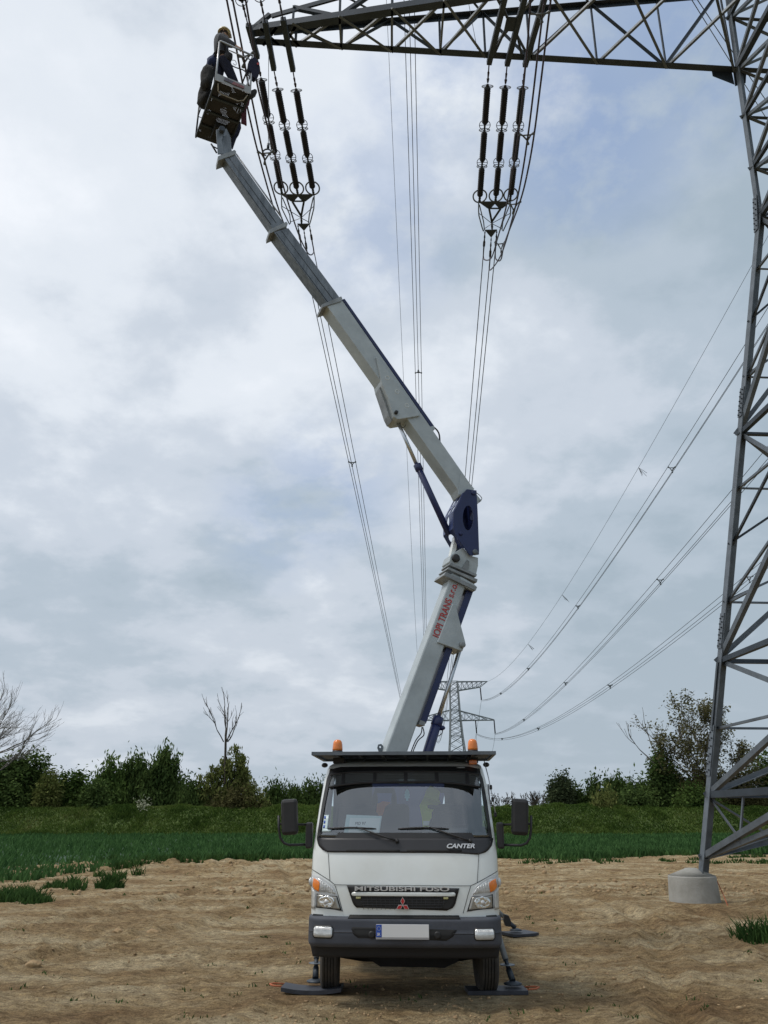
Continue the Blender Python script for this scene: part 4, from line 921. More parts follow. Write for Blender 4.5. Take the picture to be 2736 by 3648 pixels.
# ================================================================== FAR TOWER
ft = thing('transmission_tower', 'smaller distant lattice pylon with two arms, standing behind the lift boom', 'pylon', (fw, FY, 0))
fq = lambda u, v, dy=0.: atY(u, v, FY) + Vector((0, dy, 0))
lv = [(2428, 26), (2463, 29), (2530, 33), (2567, 37), (2623, 44), (2680, 55), (2760, 74), (2860, 96)]
wd = []
for v, w_ in lv: c = fq(1616 + (v - 2430) * .05, v); h = fq(1616 + w_ / 2, v).x - fq(1616, v).x; wd.append((c, max(h, 1.)))
cn = lambda k, i: wd[k][0] + Vector((((-1, -1), (-1, 1), (1, 1), (1, -1))[i][0] * wd[k][1], ((-1, -1), (-1, 1), (1, 1), (1, -1))[i][1] * wd[k][1], 0))
LB, BB = Bars(), Bars()
for i in range(4):
    for k in range(len(wd) - 1): LB.bar(cn(k, i), cn(k + 1, i), .34, .34)
ndiv = [2, 3, 2, 3, 2, 2, 2]
for k in range(len(wd) - 1):
    for (a, b) in ((0, 3), (1, 2), (0, 1), (3, 2)):
        for j in range(ndiv[k]):
            t0, t1 = j / ndiv[k], (j + 1) / ndiv[k]; A0, A1 = lerp(cn(k, a), cn(k + 1, a), t0), lerp(cn(k, a), cn(k + 1, a), t1); B0, B1 = lerp(cn(k, b), cn(k + 1, b), t0), lerp(cn(k, b), cn(k + 1, b), t1)
            BB.bar(A0, B1, .15, .15); BB.bar(B0, A1, .15, .15)
            if j == 0: BB.bar(A0, B0, .2, .2)
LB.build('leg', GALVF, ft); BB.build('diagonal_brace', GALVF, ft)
AR, AL = Bars(), Bars()
def farm(tipu, tipv, rootu, rt_, rb_, botv_tip, nseg):
    for dy in (-1.1, 1.1):
        A = fq(rootu, rt_, dy); B = fq(tipu, tipv, dy * .3); C_ = fq(rootu, rb_, dy); D_ = fq(tipu if botv_tip is None else botv_tip[0], tipv + 1.5 if botv_tip is None else botv_tip[1], dy * .3)
        AR.bar(A, B, .26, .26); AR.bar(C_, D_, .3, .3); AR.bar(D_, B, .2, .2)
        for j in range(nseg):
            a0, a1 = j / nseg, (j + 1) / nseg; AL.bar(lerp(A, B, a0), lerp(C_, D_, a1), .13, .13); AL.bar(lerp(C_, D_, a0), lerp(A, B, a1), .13, .13); AL.bar(lerp(A, B, a1), lerp(C_, D_, a1), .11, .11)
farm(1736, 2428, 1628, 2429, 2461, (1711, 2448), 6); farm(1498, 2428, 1604, 2429, 2461, (1521, 2448), 6)
farm(1760, 2564, 1630, 2531, 2567, None, 5); farm(1474, 2564, 1600, 2531, 2567, None, 5)
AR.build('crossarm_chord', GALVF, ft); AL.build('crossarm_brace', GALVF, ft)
for lab, a, b in [('hanging from the right tip of the upper arm', (1711, 2450), (1715, 2493)), ('hanging from the left end of the upper arm', (1521, 2450), (1519, 2493)), ('hanging from the right tip of the lower arm', (1760, 2565), (1764, 2612)),
                  ('on the right lower arm nearer the body', (1694, 2567), (1698, 2612)), ('on the left lower arm nearer the body', (1540, 2567), (1538, 2612)), ('hanging from the left tip of the lower arm', (1474, 2565), (1472, 2612))]:
    p = fq(*a); m = MB(); m.tube([Vector(), fq(*b) - p], .22, 6); o = m.build('insulator_string', INS); o.location = p; tag(o, 'thin dark insulator on the distant pylon, ' + lab, 'insulator', 'insulators on the distant pylon')
for lab, a, b in [('upper', (1715, 2494), (1668, 2740)), ('lower outer', (1764, 2613), (1748, 2680)), ('lower inner', (1698, 2613), (1690, 2680))]:
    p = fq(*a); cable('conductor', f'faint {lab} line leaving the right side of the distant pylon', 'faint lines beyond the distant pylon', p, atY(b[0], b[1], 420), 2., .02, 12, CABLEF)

# ================================================================== LIFT TRUCK
YAW = R(-3.0)
truck = thing('lift_truck', 'white cab-over truck carrying a raised two-part boom lift, parked facing the camera on bare soil', 'truck', (.205, 9.15, 0), YAW)
TM = Matrix.LocRotScale(truck.location, truck.rotation_euler, truck.scale)
def TL(m, name, mt, parent=truck, **k):       # mesh given in truck coordinates: x across, y backwards from the bumper, z up
    return m.build(name, mt, parent, world=False, **k)
HWZ = [(.60, .98), (.80, 1.0), (.90, 1.005), (1.25, 1.012), (1.45, 1.012), (1.67, .995), (1.95, .975), (2.2, .950), (2.33, .932), (2.385, .905), (2.42, .86), (2.445, .74), (2.455, .5)]
FZ = [(.60, .10), (.85, .05), (1.15, .05), (1.45, .10), (1.65, .17), (1.95, .32), (2.2, .455), (2.33, .53), (2.385, .59), (2.42, .67), (2.445, .80), (2.455, 1.1)]
def hwc(z): return float(np.interp(z, [a for a, b in HWZ], [b for a, b in HWZ]))
def fzc(z): return float(np.interp(z, [a for a, b in FZ], [b for a, b in FZ]))
def ysurf(x, z, off=0., d=.34, n=3.6):
    a = min(abs(x) / hwc(z), .9995); return fzc(z) + d * (1 - (1 - a ** n) ** (1 / n)) - off
def ybump(x, z, off=0.):
    a = min(abs(x) / 1.005, .9995); return float(np.interp(z, [.44, .55, .60, .70, .72, .83, .86], [.10, .05, .0, -.01, 0., .0, .05])) + .26 * (1 - (1 - a ** 5) ** .2) - off
def patch(m, poly, off=.005, th=.02, nx=26, nz=14, ys=ysurf):
    """outline given across the front (x, z), laid on the curved cab front"""
    zs = sorted({p[1] for p in poly}); z0, z1 = zs[0], zs[-1]
    lev = sorted(set([z0 + (z1 - z0) * i / nz for i in range(nz + 1)] + zs)); rows = []
    for z in lev:
        zq = min(max(z, z0 + 1e-5), z1 - 1e-5); xs = []
        for (xa, za), (xb, zb) in zip(poly, poly[1:] + poly[:1]):
            if (za - zq) * (zb - zq) < 0: xs.append(xa + (xb - xa) * (zq - za) / (zb - za))
        if len(xs) >= 2: rows.append((z, min(xs), max(xs)))
    b = len(m.v); W = nx + 1
    for lay in (off, off - th):
        for z, xa, xb in rows:
            for i in range(W):
                x = xa + (xb - xa) * i / nx; m.v.append((x, ys(x, z, lay), z))
    nr = len(rows); ob = nr * W
    for j in range(nr - 1):
        for i in range(nx): a = b + j * W + i; m.f.append((a, a + 1, a + W + 1, a + W)); m.sm.append(True)
    rim = [b + i for i in range(W)] + [b + j * W + nx for j in range(1, nr)] + [b + (nr - 1) * W + i for i in range(nx - 1, -1, -1)] + [b + j * W for j in range(nr - 2, 0, -1)]
    for p, q_ in zip(rim, rim[1:] + rim[:1]): m.f.append((p, q_, q_ + ob, p + ob)); m.sm.append(False)
    return m
def rrect(x0, x1, z0, z1, r, n=5):
    P = []
    for cx_, cz_, a0 in ((x1 - r, z0 + r, -90), (x1 - r, z1 - r, 0), (x0 + r, z1 - r, 90), (x0 + r, z0 + r, 180)):
        for i in range(n + 1): a = R(a0 + 90 * i / n); P.append((cx_ + r * math.cos(a), cz_ + r * math.sin(a)))
    return P
# cab shell
lev = [.84, .90, 1.0, 1.1, 1.2, 1.3, 1.4, 1.5, 1.585, 1.75, 1.9, 2.05, 2.2, 2.345, 2.385, 2.42, 2.445, 2.455]
prm = sorted(set([-1, -.995, -.985, -.97, -.95, .95, .97, .985, .995, 1] + [round(-.93 + i * .06, 3) for i in range(32)])); prm = [a for a in prm if abs(a) <= 1]
YR = 1.78; m = MB(); rows = []
for z in lev:
    h = hwc(z); yr = YR if z < 2.4 else YR - (z - 2.4) * 1.5
    row = [(-h, yr, z), (-h, yr - .4, z), (-h, (yr + fzc(z) + .34) / 2, z)] + [(a * h, ysurf(a * h, z), z) for a in prm] + [(h, (yr + fzc(z) + .34) / 2, z), (h, yr - .4, z), (h, yr, z)]
    rows.append(row)
Wn = len(rows[0]); ip = [3 + prm.index(-.95), 3 + prm.index(.95)]
for r_ in rows: m.v += r_
for j in range(len(lev) - 1):
    for i in range(Wn - 1):
        if 1.58 < lev[j] and lev[j + 1] < 2.35 and ip[0] <= i < ip[1]: continue
        a = j * Wn + i; m.f.append((a, a + 1, a + Wn + 1, a + Wn)); m.sm.append(True)
top = (len(lev) - 1) * Wn; m.f.append(tuple(top + i for i in range(Wn))); m.sm.append(False)
# rear wall with its window opening, floor
cab = TL(m, 'cab_shell', WHITE, fix=False)
m = MB(); m.span((-.99, 1.74, .84), (.99, 1.78, 1.70)); m.span((-.93, 1.74, 2.22), (.93, 1.78, 2.40)); m.span((-.95, 1.74, 1.70), (-.45, 1.78, 2.22)); m.span((.48, 1.74, 1.70), (.95, 1.78, 2.22)); TL(m, 'rear_wall', DASH)
m = MB(); m.span((-.97, .25, .84), (.97, 1.74, .90)); TL(m, 'cab_floor', DARK)
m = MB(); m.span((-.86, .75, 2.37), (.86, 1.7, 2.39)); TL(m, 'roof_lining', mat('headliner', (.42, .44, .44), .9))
# windscreen
m = MB(); ol = [(-.950, 1.60), (.950, 1.60), (.925, 1.95), (.895, 2.22), (.87, 2.29), (.82, 2.335), (.74, 2.352), (-.74, 2.352), (-.82, 2.335), (-.87, 2.29), (-.895, 2.22), (-.925, 1.95)]
il = [(-.925, 1.655), (.925, 1.655), (.897, 1.95), (.868, 2.18), (.845, 2.25), (.80, 2.295), (.72, 2.315), (-.72, 2.315), (-.80, 2.295), (-.845, 2.25), (-.868, 2.18), (-.897, 1.95)]
gl = MB(); patch(gl, ol, .0, .004, 30, 16); TL(gl, 'windscreen', GLASS)
def ring_strip(m, A, B, off, sub=8):
    n = len(A); b = len(m.v)
    for i in range(n):
        for k in range(sub):
            t_ = k / sub
            for Q in (A, B):
                x = Q[i][0] + (Q[(i + 1) % n][0] - Q[i][0]) * t_; z = Q[i][1] + (Q[(i + 1) % n][1] - Q[i][1]) * t_; m.v.append((x, ysurf(x, z, off), z))
    N_ = n * sub
    for i in range(N_): j = (i + 1) % N_; m.f.append((b + 2 * i, b + 2 * i + 1, b + 2 * j + 1, b + 2 * j)); m.sm.append(True)
olx = [(x * 1.012, z + (.0 if z < 1.7 else .012)) for x, z in ol]
m = MB(); ring_strip(m, olx, il, .007); TL(m, 'windscreen_surround', BLACK)
# mesh visor panel along the top
vt = [(-.80 + i * .1, 2.285) for i in range(17)]
vis = truck
m = MB()
def vb(x): return 2.185 - .05 * (abs(x) / .85) ** 3
for zf in (0, 1):
    pts = [(x, ysurf(x, z_, .022), z_) for x in [-.86 + .0717 * i for i in range(25)] for z_ in [(2.30 - .03 * (abs(x) / .86) ** 6) if zf else vb(x)]]
    m.tube(pts, .012, 6)
visor = TL(m, 'visor_frame', BLACK)
for x in (-.70, -.335, .02, .375, .72): m = MB(); m.bar((x, ysurf(x, vb(x), .022), vb(x)), (x, ysurf(x, 2.30, .022), 2.30), .04, .012, (0, 1, 0)); m.build('visor_strut', BLACK, visor, world=False)
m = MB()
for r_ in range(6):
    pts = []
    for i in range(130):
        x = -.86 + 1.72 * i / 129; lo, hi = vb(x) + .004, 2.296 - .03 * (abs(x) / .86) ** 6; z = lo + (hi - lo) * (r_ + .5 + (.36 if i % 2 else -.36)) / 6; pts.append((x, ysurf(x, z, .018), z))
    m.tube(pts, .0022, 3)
tag(m.build('visor_mesh', mat('sky-lit visor mesh', (.36, .39, .40), .5), visor, world=False))  # black mesh coloured light to stand for sky reflected in the glass behind
# black panel with vents and script
bp_ = [(-.962, 1.60), (-.955, 1.56), (-.92, 1.505), (-.86, 1.468), (-.77, 1.447), (.79, 1.440), (.88, 1.462), (.935, 1.50), (.965, 1.555), (.972, 1.60)]
m = MB(); patch(m, bp_, .008, .02, 30, 8); pan = TL(m, 'wiper_panel', BLACKG)
for a, b in ((-.62, -.04), (.03, .62)): m = MB(); patch(m, rrect(a, b, 1.468, 1.488, .006, 2), .011, .01, 10, 3); m.build('vent_slot', DARK, pan, world=False)
LX = TM.to_3x3() @ Vector((1, 0, 0)); LZ = Vector((0, 0, 1)); TW = lambda x, y, z: TM @ Vector((x, y, z))
text('model_script', 'CANTER', .062, TW(.46, ysurf(.46, 1.50, .022), 1.503), (TW(.76, ysurf(.76, 1.52, .022), 1.5) - TW(.46, ysurf(.46, 1.52, .022), 1.5)), LZ + Vector((0, .30, 0)), SILV, truck, .008, .28, .0018, .30)
# seams
def seam(pts, off=.002, r=.0028):
    m = MB(); P = []
    for (a, b) in zip(pts[:-1], pts[1:]):
        for k in range(8): t_ = k / 8; x, z = a[0] + (b[0] - a[0]) * t_, a[1] + (b[1] - a[1]) * t_; P.append((x, ysurf(x, z, off), z))
    x, z = pts[-1]; P.append((x, ysurf(x, z, off), z)); m.tube(P, r, 4); m.build('panel_gap', DARK, cab, world=False)
seam([(-.815, 1.447), (-.785, 1.19)]); seam([(.80, 1.44), (.768, 1.17)]); seam([(-.73, 1.147), (.70, 1.142)])
seam([(-1.0, 1.285), (-.93, 1.258), (-.785, 1.185), (-.73, 1.147), (-.695, 1.06), (-.640, .895)]); seam([(1.0, 1.275), (.91, 1.235), (.768, 1.17), (.70, 1.142), (.665, 1.05), (.61, .885)])
# grille
m = MB(); patch(m, [(-.60, 1.142), (.585, 1.138), (.53, .965), (.50, .93), (.44, .910), (-.44, .914), (-.50, .935), (-.53, .965)], .010, .03, 26, 10); gr = TL(m, 'grille', BLACK)
m = MB(); patch(m, rrect(-.545, .535, 1.045, 1.080, .012, 3), .040, .05, 26, 4); m.build('grille_bar', WHITE, gr, world=False)
gx = mat('grille mesh', (.045, .045, .048), .5)
for k in range(4):
    z = .94 + .024 * k; w_ = .40 + .016 * k; m = MB(); m.tube([(x, ysurf(x, z, .020), z) for x in np.linspace(-w_ - .02, w_, 12)], .0035, 4); m.build('grille_slat', gx, gr, world=False)
for k in range(19): x = -.43 + .047 * k; m = MB(); m.tube([(x * .97, ysurf(x, .92, .018), .918), (x, ysurf(x, 1.03, .018), 1.035)], .003, 4); m.build('grille_slat', gx, gr, world=False)
for x in (-.475, .435): m = MB(); patch(m, rrect(x - .026, x + .026, 1.018, 1.038, .004, 2), .03, .03, 4, 2); m.build('marker_lamp', YEL, gr, world=False)
text('maker_lettering', 'MITSUBISHI FUSO', .056, TW(-.512, ysurf(.0, 1.12, .026), 1.095), LX, LZ, SILV, truck, .014, 0, .0010, .985)
em = MB(); ec = Vector((-.012, ysurf(0, .96, .045), .962))
def rh(a, r0, L_, w_, y): c = Vector((math.sin(a), 0, math.cos(a))); s_ = Vector((math.cos(a), 0, -math.sin(a))); return [ec + c * r0 + Vector((0, y, 0)), ec + c * (r0 + L_ / 2) + s_ * w_ + Vector((0, y, 0)), ec + c * (r0 + L_) + Vector((0, y, 0)), ec + c * (r0 + L_ / 2) - s_ * w_ + Vector((0, y, 0))]
emb = None
m = MB()
for a in (0, R(120), R(240)): m.plate(rh(a, -.003, .079, .024, 0), (0, 1, 0), .03)
emb = m.build('emblem_border', SILV, gr, world=False)
m = MB()
for a in (0, R(120), R(240)): m.plate(rh(a, .005, .064, .0185, -.004), (0, 1, 0), .006)
m.build('red_emblem', REDB, gr, world=False)
# black gap under the cab front
m = MB(); patch(m, [(-.99, .800), (.985, .800), (.985, .893), (-.99, .893)], -.010, .02, 26, 4); TL(m, 'sill_strip', DARK)
m = MB(); m.span((-.96, .12, .80), (.96, 1.0, .86)); TL(m, 'sill_strip', DARK)
# headlights
for s in (-1, 1):
    dx = .0 if s < 0 else -.012
    def mr(P): P = [(x * -s + dx, z) for x, z in P]; return P
    mirror = [(-1.004, .905), (-.645, .895), (-.705, 1.06), (-.745, 1.135), (-.80, 1.172), (-.93, 1.242), (-1.008, 1.262)]
    def P_(P): return [(-x if s > 0 else x, z) for x, z in P]
    m = MB(); patch(m, P_(mirror), .006, .03, 18, 12); hl = TL(m, 'headlight', mat('headlight bezel', (.50, .515, .52), .35))
    m = MB(); patch(m, P_([(-.905, 1.068), (-.718, 1.060), (-.755, 1.118), (-.81, 1.155), (-.905, 1.20), (-1.002, 1.222), (-1.006, 1.13), (-.955, 1.085)]), .013, .012, 16, 8); m.build('indicator_cover', CLEAR, hl, world=False)
    m = MB(); patch(m, P_([(-.905, 1.075), (-.895, 1.13), (-.895, 1.175), (-.97, 1.205), (-.985, 1.13), (-.95, 1.09)]), .018, .008, 8, 6); m.build('indicator_lens', ORANGE, hl, world=False)
    for k in range(6): x = -.75 - .026 * k; m = MB(); m.tube([((-x if s > 0 else x), ysurf(x, 1.075, .016), 1.075), ((-x + .006 if s > 0 else x - .006), ysurf(x, 1.12 + .014 * k, .016), 1.115 + .013 * k)], .0025, 4); m.build('lens_rib', SILV, hl, world=False)
    m = MB(); patch(m, P_([(-.930, .905), (-.650, .903), (-.705, 1.052), (-.930, 1.058)]), .010, .01, 10, 8); m.build('lamp_housing', DARK, hl, world=False)
    m = MB(); patch(m, P_([(-.918, .918), (-.668, .914), (-.712, 1.043), (-.918, 1.048)]), .014, .008, 10, 8); m.build('lamp_glass', SMOKE, hl, world=False)
    c = [(-.815 + .088 * math.cos(R(a)), .982 + .060 * math.sin(R(a))) for a in range(0, 360, 15)]
    c = [(min(x, -.73), max(.925, min(z, 1.042))) for x, z in c]
    m = MB(); patch(m, P_(c), .018, .006, 12, 10); m.build('reflector', REFL, hl, world=False)
    m = MB(); m.ball(((-.815 * -s if False else (.815 if s > 0 else -.815)), ysurf(.815, .982, .012), .982), .026, 10, 6, (1, .6, 1)); m.build('bulb_cap', SILV, hl, world=False)
    m = MB(); patch(m, P_([(-1.004, .91), (-.945, .91), (-.945, 1.06), (-.965, 1.085), (-1.004, 1.12)]), .014, .012, 6, 8); m.build('corner_lens', CLEAR, hl, world=False)
    m = MB(); m.ball((s * 1.008, ysurf(1.0, 1.17) - .01, 1.165), .03, 8, 6, (.8, 1., 1.5)); m.build('side_marker', CLEAR, hl, world=False)
# bumper
bl = [(-1.0, .60), (-.975, .565), (-.60, .556), (-.565, .585), (.565, .585), (.60, .553), (.975, .56), (1.0, .60), (1.003, .855), (.60, .858), (.565, .833), (-.555, .836), (-.59, .858), (-1.003, .858)]
def zrow(poly): return poly
m = MB(); patch(m, [(-1.0, .60), (-.97, .566), (.97, .566), (1.0, .60), (1.003, .85), (-1.003, .85)], 0, .30, 40, 18, ybump)
bumper = TL(m, 'bumper', BUMP, bevel=.008)
m = MB(); patch(m, [(-.58, .835), (.58, .835), (.565, .866), (-.565, .866)], .004, .03, 20, 3, ybump); m.build('top_recess', DARK, bumper, world=False)
m = MB(); patch(m, [(-.96, .46), (.96, .46), (.985, .57), (-.985, .57)], -.05, .25, 30, 4, ybump); TL(m, 'lower_valance', mat('lower valance', (.016, .017, .020), .7))
m = MB(); patch(m, [(-.545, .75), (-.52, .69), (-.45, .648), (.43, .640), (.50, .68), (.54, .74), (.52, .752), (-.53, .758)], .004, .02, 24, 6, ybump); m.build('air_slot', DARK, bumper, world=False)
m = MB(); P = [(x, ybump(x, .708, .002), .708) for x in np.linspace(-.995, -.50, 14)]; m.tube(P, .004, 4); m.build('moulding_line', BLACK, bumper, world=False)
m = MB(); P = [(x, ybump(x, .702, .002), .702) for x in np.linspace(.50, .995, 14)]; m.tube(P, .004, 4); m.build('moulding_line', BLACK, bumper, world=False)
for x in (-.33, .34):
    m = MB(); m.lathe((x, ybump(x, .7) - .004, .69), (0, -1, 0), [(0, .035), (.01, .035), (.012, .022)], 12); m.build('tow_hole_cap', BLACK, bumper, world=False)
for (a, b, z0, z1) in ((-.935, -.738, .662, .757), (.722, .918, .650, .745)):
    m = MB(); patch(m, rrect(a - .012, b + .012, z0 - .012, z1 + .012, .02, 4), .004, .02, 10, 5, ybump); fl = TL(m, 'fog_lamp', BLACK)
    m = MB(); patch(m, rrect(a, b, z0, z1, .014, 4), .012, .016, 10, 6, ybump); m.build('lens', CLEAR, fl, world=False)
    for k in range(15): x = a + .014 + (b - a - .028) * k / 14; m = MB(); m.tube([(x, ybump(x, z0, .013), z0 + .01), (x, ybump(x, z1, .013), z1 - .01)], .0028, 4); m.build('lens_rib', SILV, fl, world=False)
# number plate
m = MB(); m.span((-.285, -.045, .652), (.255, -.03, .790)); npl = TL(m, 'number_plate', mat('plate holder', (.42, .42, .43), .5), bevel=.003)
m = MB(); m.span((-.225, -.050, .672), (.253, -.044, .786)); m.build('plate_face', PLATEW, npl, world=False)
m = MB(); m.span((-.283, -.051, .674), (-.227, -.044, .786)); m.build('country_band', PLATEB, npl, world=False)
m = MB()
for k in range(12): a = k * math.pi / 6; m.ball((-.255 + .017 * math.cos(a), -.052, .752 + .017 * math.sin(a)), .0026, 5, 4, (1, .4, 1))
m.build('star_ring', YEL, npl, world=False)
text('country_letters', 'SK', .036, TW(-.272, -.053, .688), LX, LZ, PLATEW, truck, .001, 0, .0008, .034)
# wipers
for px_, b0, b1, jx in ((-.07, -.84, -.30, -.52), (.715, -.06, .49, .28)):
    zb = 1.700; m = MB(); pv = (px_, ysurf(px_, 1.575, .03), 1.575); jt = (jx, ysurf(jx, zb + .012, .028), zb + .012)
    m.tube([pv, (pv[0] * .8 + jt[0] * .2, ysurf(pv[0], 1.60, .045), 1.60 + .0), jt], [.012, .011, .006], 6); wp = TL(m, 'wiper', BLACK)
    m = MB(); m.tube([(x, ysurf(x, zb, .014), zb - .006 + .012 * (1 - abs((x - b0) / (b1 - b0) * 2 - 1))) for x in np.linspace(b0, b1, 12)], [.005] + [.010] * 10 + [.005], 5); m.build('blade', BLACK, wp, world=False)
    m = MB(); m.lathe(pv, (0, -1, .3), [(-.03, .022), (.012, .02), (.016, .01)], 10); m.build('pivot_cap', BLACK, wp, world=False)
# windscreen stickers
m = MB(); patch(m, [(-.905, 1.66), (-.845, 1.66), (-.835, 1.835), (-.893, 1.835)], .003, .002, 4, 4); stk = TL(m, 'sticker_strip', PAPER)
for k in range(3): z = 1.70 + .047 * k; m = MB(); patch(m, [(-.895 + .002 * k, z), (-.875 + .002 * k, z), (-.873, z + .03), (-.892, z + .03)], .005, .002, 2, 2); m.build('blue_mark', PLATEB, stk, world=False)
m = MB(); patch(m, [(-.905, 1.662), (-.80, 1.662), (-.795, 1.69), (-.90, 1.69)], .004, .002, 4, 2); TL(m, 'sticker_strip', PAPER)
# interior
m = MB(); m.box((0, .52, 1.56), (1.84, .50, .16)); m.box((0, .82, 1.35), (1.8, .3, .5)); m.box((.46, .55, 1.66), (.5, .26, .08)); TL(m, 'dashboard', DASH, bevel=.03)
for x, w_, hr in ((.50, .50, True), (-.28, .62, True), (-.68, .40, False)):
    m = MB(); m.box((x, 1.35, 1.30), (w_, .52, .16)); m.box((x, 1.58, 1.64), (w_, .14, .66)); st = TL(m, 'seat', SEAT, bevel=.05)
    if hr:
        m = MB(); m.tube([(x - .12, 1.56, 1.95), (x - .12, 1.56, 2.05), (x - .11, 1.56, 2.13), (x + .11, 1.56, 2.13), (x + .12, 1.56, 2.05), (x + .12, 1.56, 1.95)], .035, 8); m.build('headrest', SEAT, st, world=False)
m = MB(); m.ring((.50, .80, 1.72), (0, -.75, .66), .21, .016, 28, 6, xd=(1, 0, 0)); m.tube([(.50, .80, 1.72), (.50, .70, 1.50)], .03, 8); m.tube([(.29, .80, 1.72), (.71, .80, 1.72)], .014, 6); TL(m, 'steering_wheel', BLACK)
m = MB(); m.box((.03, .62, 2.20), (.19, .03, .055)); m.tube([(.03, .60, 2.23), (.03, .57, 2.31)], .008, 5); TL(m, 'interior_mirror', mat('mirror back', (.20, .24, .25), .4), bevel=.01)
# mirrors
for s in (-1, 1):
    y = .34; X = lambda v: s * v
    m = MB(); m.tube([(X(1.09), y, 1.735), (X(1.30), y - .02, 1.740), (X(1.385), y - .02, 1.745)], .012, 7); m.tube([(X(1.09), y, 1.53), (X(1.27), y - .02, 1.525), (X(1.33), y - .02, 1.545), (X(1.372), y - .02, 1.60), (X(1.39), y - .02, 1.69), (X(1.40), y - .02, 1.83)], .014, 7); ma = TL(m, 'mirror_arm', BLACK)
    m = MB(); m.box((X(1.055), y + .02, 1.625), (.075, .10, .27)); m.build('pivot_block', BLACK, ma, world=False, bevel=.02)
    m = MB(); m.box((X(1.275), y - .03, 1.815), (.185, .085, .375), Matrix.Rotation(R(4 * s), 3, 'Y')); m.build('mirror_housing', BLACK, ma, world=False, bevel=.035)
# side marker buttons on the right pillar, roof edge lamps
for s, x, z in ((-1, -.94, 2.385), (1, .955, 2.385)): m = MB(); m.ball((x, .66, z), .035, 8, 6, (1.1, 1.4, .8)); TL(m, 'roof_corner_lamp', BLACK)
m = MB(); m.tube([(.93, .60, 2.42), (.965, .56, 2.25), (1.0, .50, 2.02), (1.02, .46, 1.86)], .006, 5); TL(m, 'pillar_cable', ALU)
for z, x in ((2.13, .985), (2.0, 1.0), (1.84, 1.022)): m = MB(); m.box((x, .50, z), (.03, .05, .05)); TL(m, 'cable_clip', BLACK, bevel=.008)
m = MB(); m.box((.80, .62, 2.41), (.09, .08, .05)); TL(m, 'amber_side_lamp', ORANGE, bevel=.01)
# roof rack with beacons
m = MB(); m.span((-1.04, .22, 2.468), (1.04, .255, 2.505)); m.span((-1.04, 1.30, 2.468), (1.04, 1.335, 2.505)); rack = TL(m, 'rack_frame', GALV)
for x in (-1.04, 1.005): m = MB(); m.span((x, .255, 2.468), (x + .035, 1.30, 2.505)); m.build('side_rail', GALV, rack, world=False)
m = MB(); m.span((-1.0, .256, 2.493), (1.0, 1.299, 2.503)); m.build('deck_sheet', GALVD, rack, world=False)
for k in range(7): x = -.78 + .26 * k; m = MB(); m.span((x, .256, 2.470), (x + .022, 1.299, 2.4925)); m.build('cross_rib', GALV, rack, world=False)
for x in (-.78, .80):
    m = MB(); m.box((x, .75, 2.440), (.13, .14, .06)); TL(m, 'rack_foot', BLACK)
    m = MB(); m.lathe((x, .55, 2.505), (0, 0, 1), [(0, .066), (.012, .066), (.03, .060), (.035, .058)], 20); bc = TL(m, 'beacon', BLACK)
    m = MB(); m.lathe((x, .55, 2.540), (0, 0, 1), [(0, .058), (.02, .060), (.07, .056), (.10, .050), (.118, .036), (.125, .018), (.127, .004)], 20); m.build('orange_dome', ORANGE, bc, world=False)
# wheels
def wheel(x, y, rad, w_, steer, name='front_wheel'):
    Mx = Matrix.Rotation(steer, 3, 'Z'); ax = Mx @ Vector((1, 0, 0)); c = Vector((x, y, rad - .01)); pr = [(-w_ / 2, rad * .56), (-w_ / 2 - .006, rad * .78), (-w_ / 2 + .004, rad * .93), (-w_ / 2 + .018, rad * .985)]
    n = 5; seg = (w_ - .044) / n
    for k in range(n):
        a = -w_ / 2 + .022 + seg * k; pr += [(a, rad), (a + seg - .012, rad)]
        if k < n - 1: pr += [(a + seg - .011, rad - .016), (a + seg - .001, rad - .016)]
    pr += [(w_ / 2 - .018, rad * .985), (w_ / 2 - .004, rad * .93), (w_ / 2 + .006, rad * .78), (w_ / 2, rad * .56)]
    m = MB(); m.lathe(c, ax, pr, 48, False); t_ = TL(m, name, RUB)
    sg = 1 if x > 0 else -1
    m = MB(); m.lathe(c + ax * sg * .0, ax * sg, [(-.04, rad * .56), (.03, rad * .56), (.06, rad * .50), (.02, rad * .28), (.09, rad * .2), (.10, .05)], 28); m.build('rim', GALV, t_, world=False)
    for k in range(6): a = k * math.pi / 3; u_ = Mx @ Vector((0, math.cos(a), math.sin(a))); m = MB(); m.lathe(c + ax * sg * .03 + u_ * rad * .32, ax * sg, [(0, .014), (.03, .014)], 6, False); m.build('wheel_nut', GALV, t_, world=False)
wheel(-.875, 1.12, .39, .205, R(5)); wheel(.88, 1.12, .39, .205, R(5))
for x in (-.92, -.70, .70, .92): wheel(x, 4.55, .39, .19, 0, 'rear_wheel')
m = MB(); m.tube([(-.78, 1.12, .38), (-.5, 1.12, .34), (.5, 1.12, .34), (.78, 1.12, .38)], .06, 8); TL(m, 'front_axle', DARK)
m = MB(); m.plate([(-.52, 1.0, .44), (-.44, 1.0, .33), (-.30, 1.0, .25), (.42, 1.0, .245), (.56, 1.0, .30), (.66, 1.0, .42), (.66, 1.0, .5), (-.52, 1.0, .5)], (0, 1, 0), .5); TL(m, 'engine_guard', DARK)
m = MB(); m.span((-.42, .3, .52), (-.34, 6.2, .74)); TL(m, 'chassis_rail', DARK)
m = MB(); m.span((.34, .3, .52), (.42, 6.2, .74)); TL(m, 'chassis_rail', DARK)
m = MB(); m.tube([(-.80, 4.55, .38), (.80, 4.55, .38)], .09, 8); TL(m, 'rear_axle', DARK)
for s in (-1, 1): m = MB(); m.plate([(s * .995, .75, .62), (s * .995, .80, .82), (s * .995, 1.45, .82), (s * .995, 1.6, .60)], (s * -1, 0, 0), .28); TL(m, 'wheel_arch', DARK)
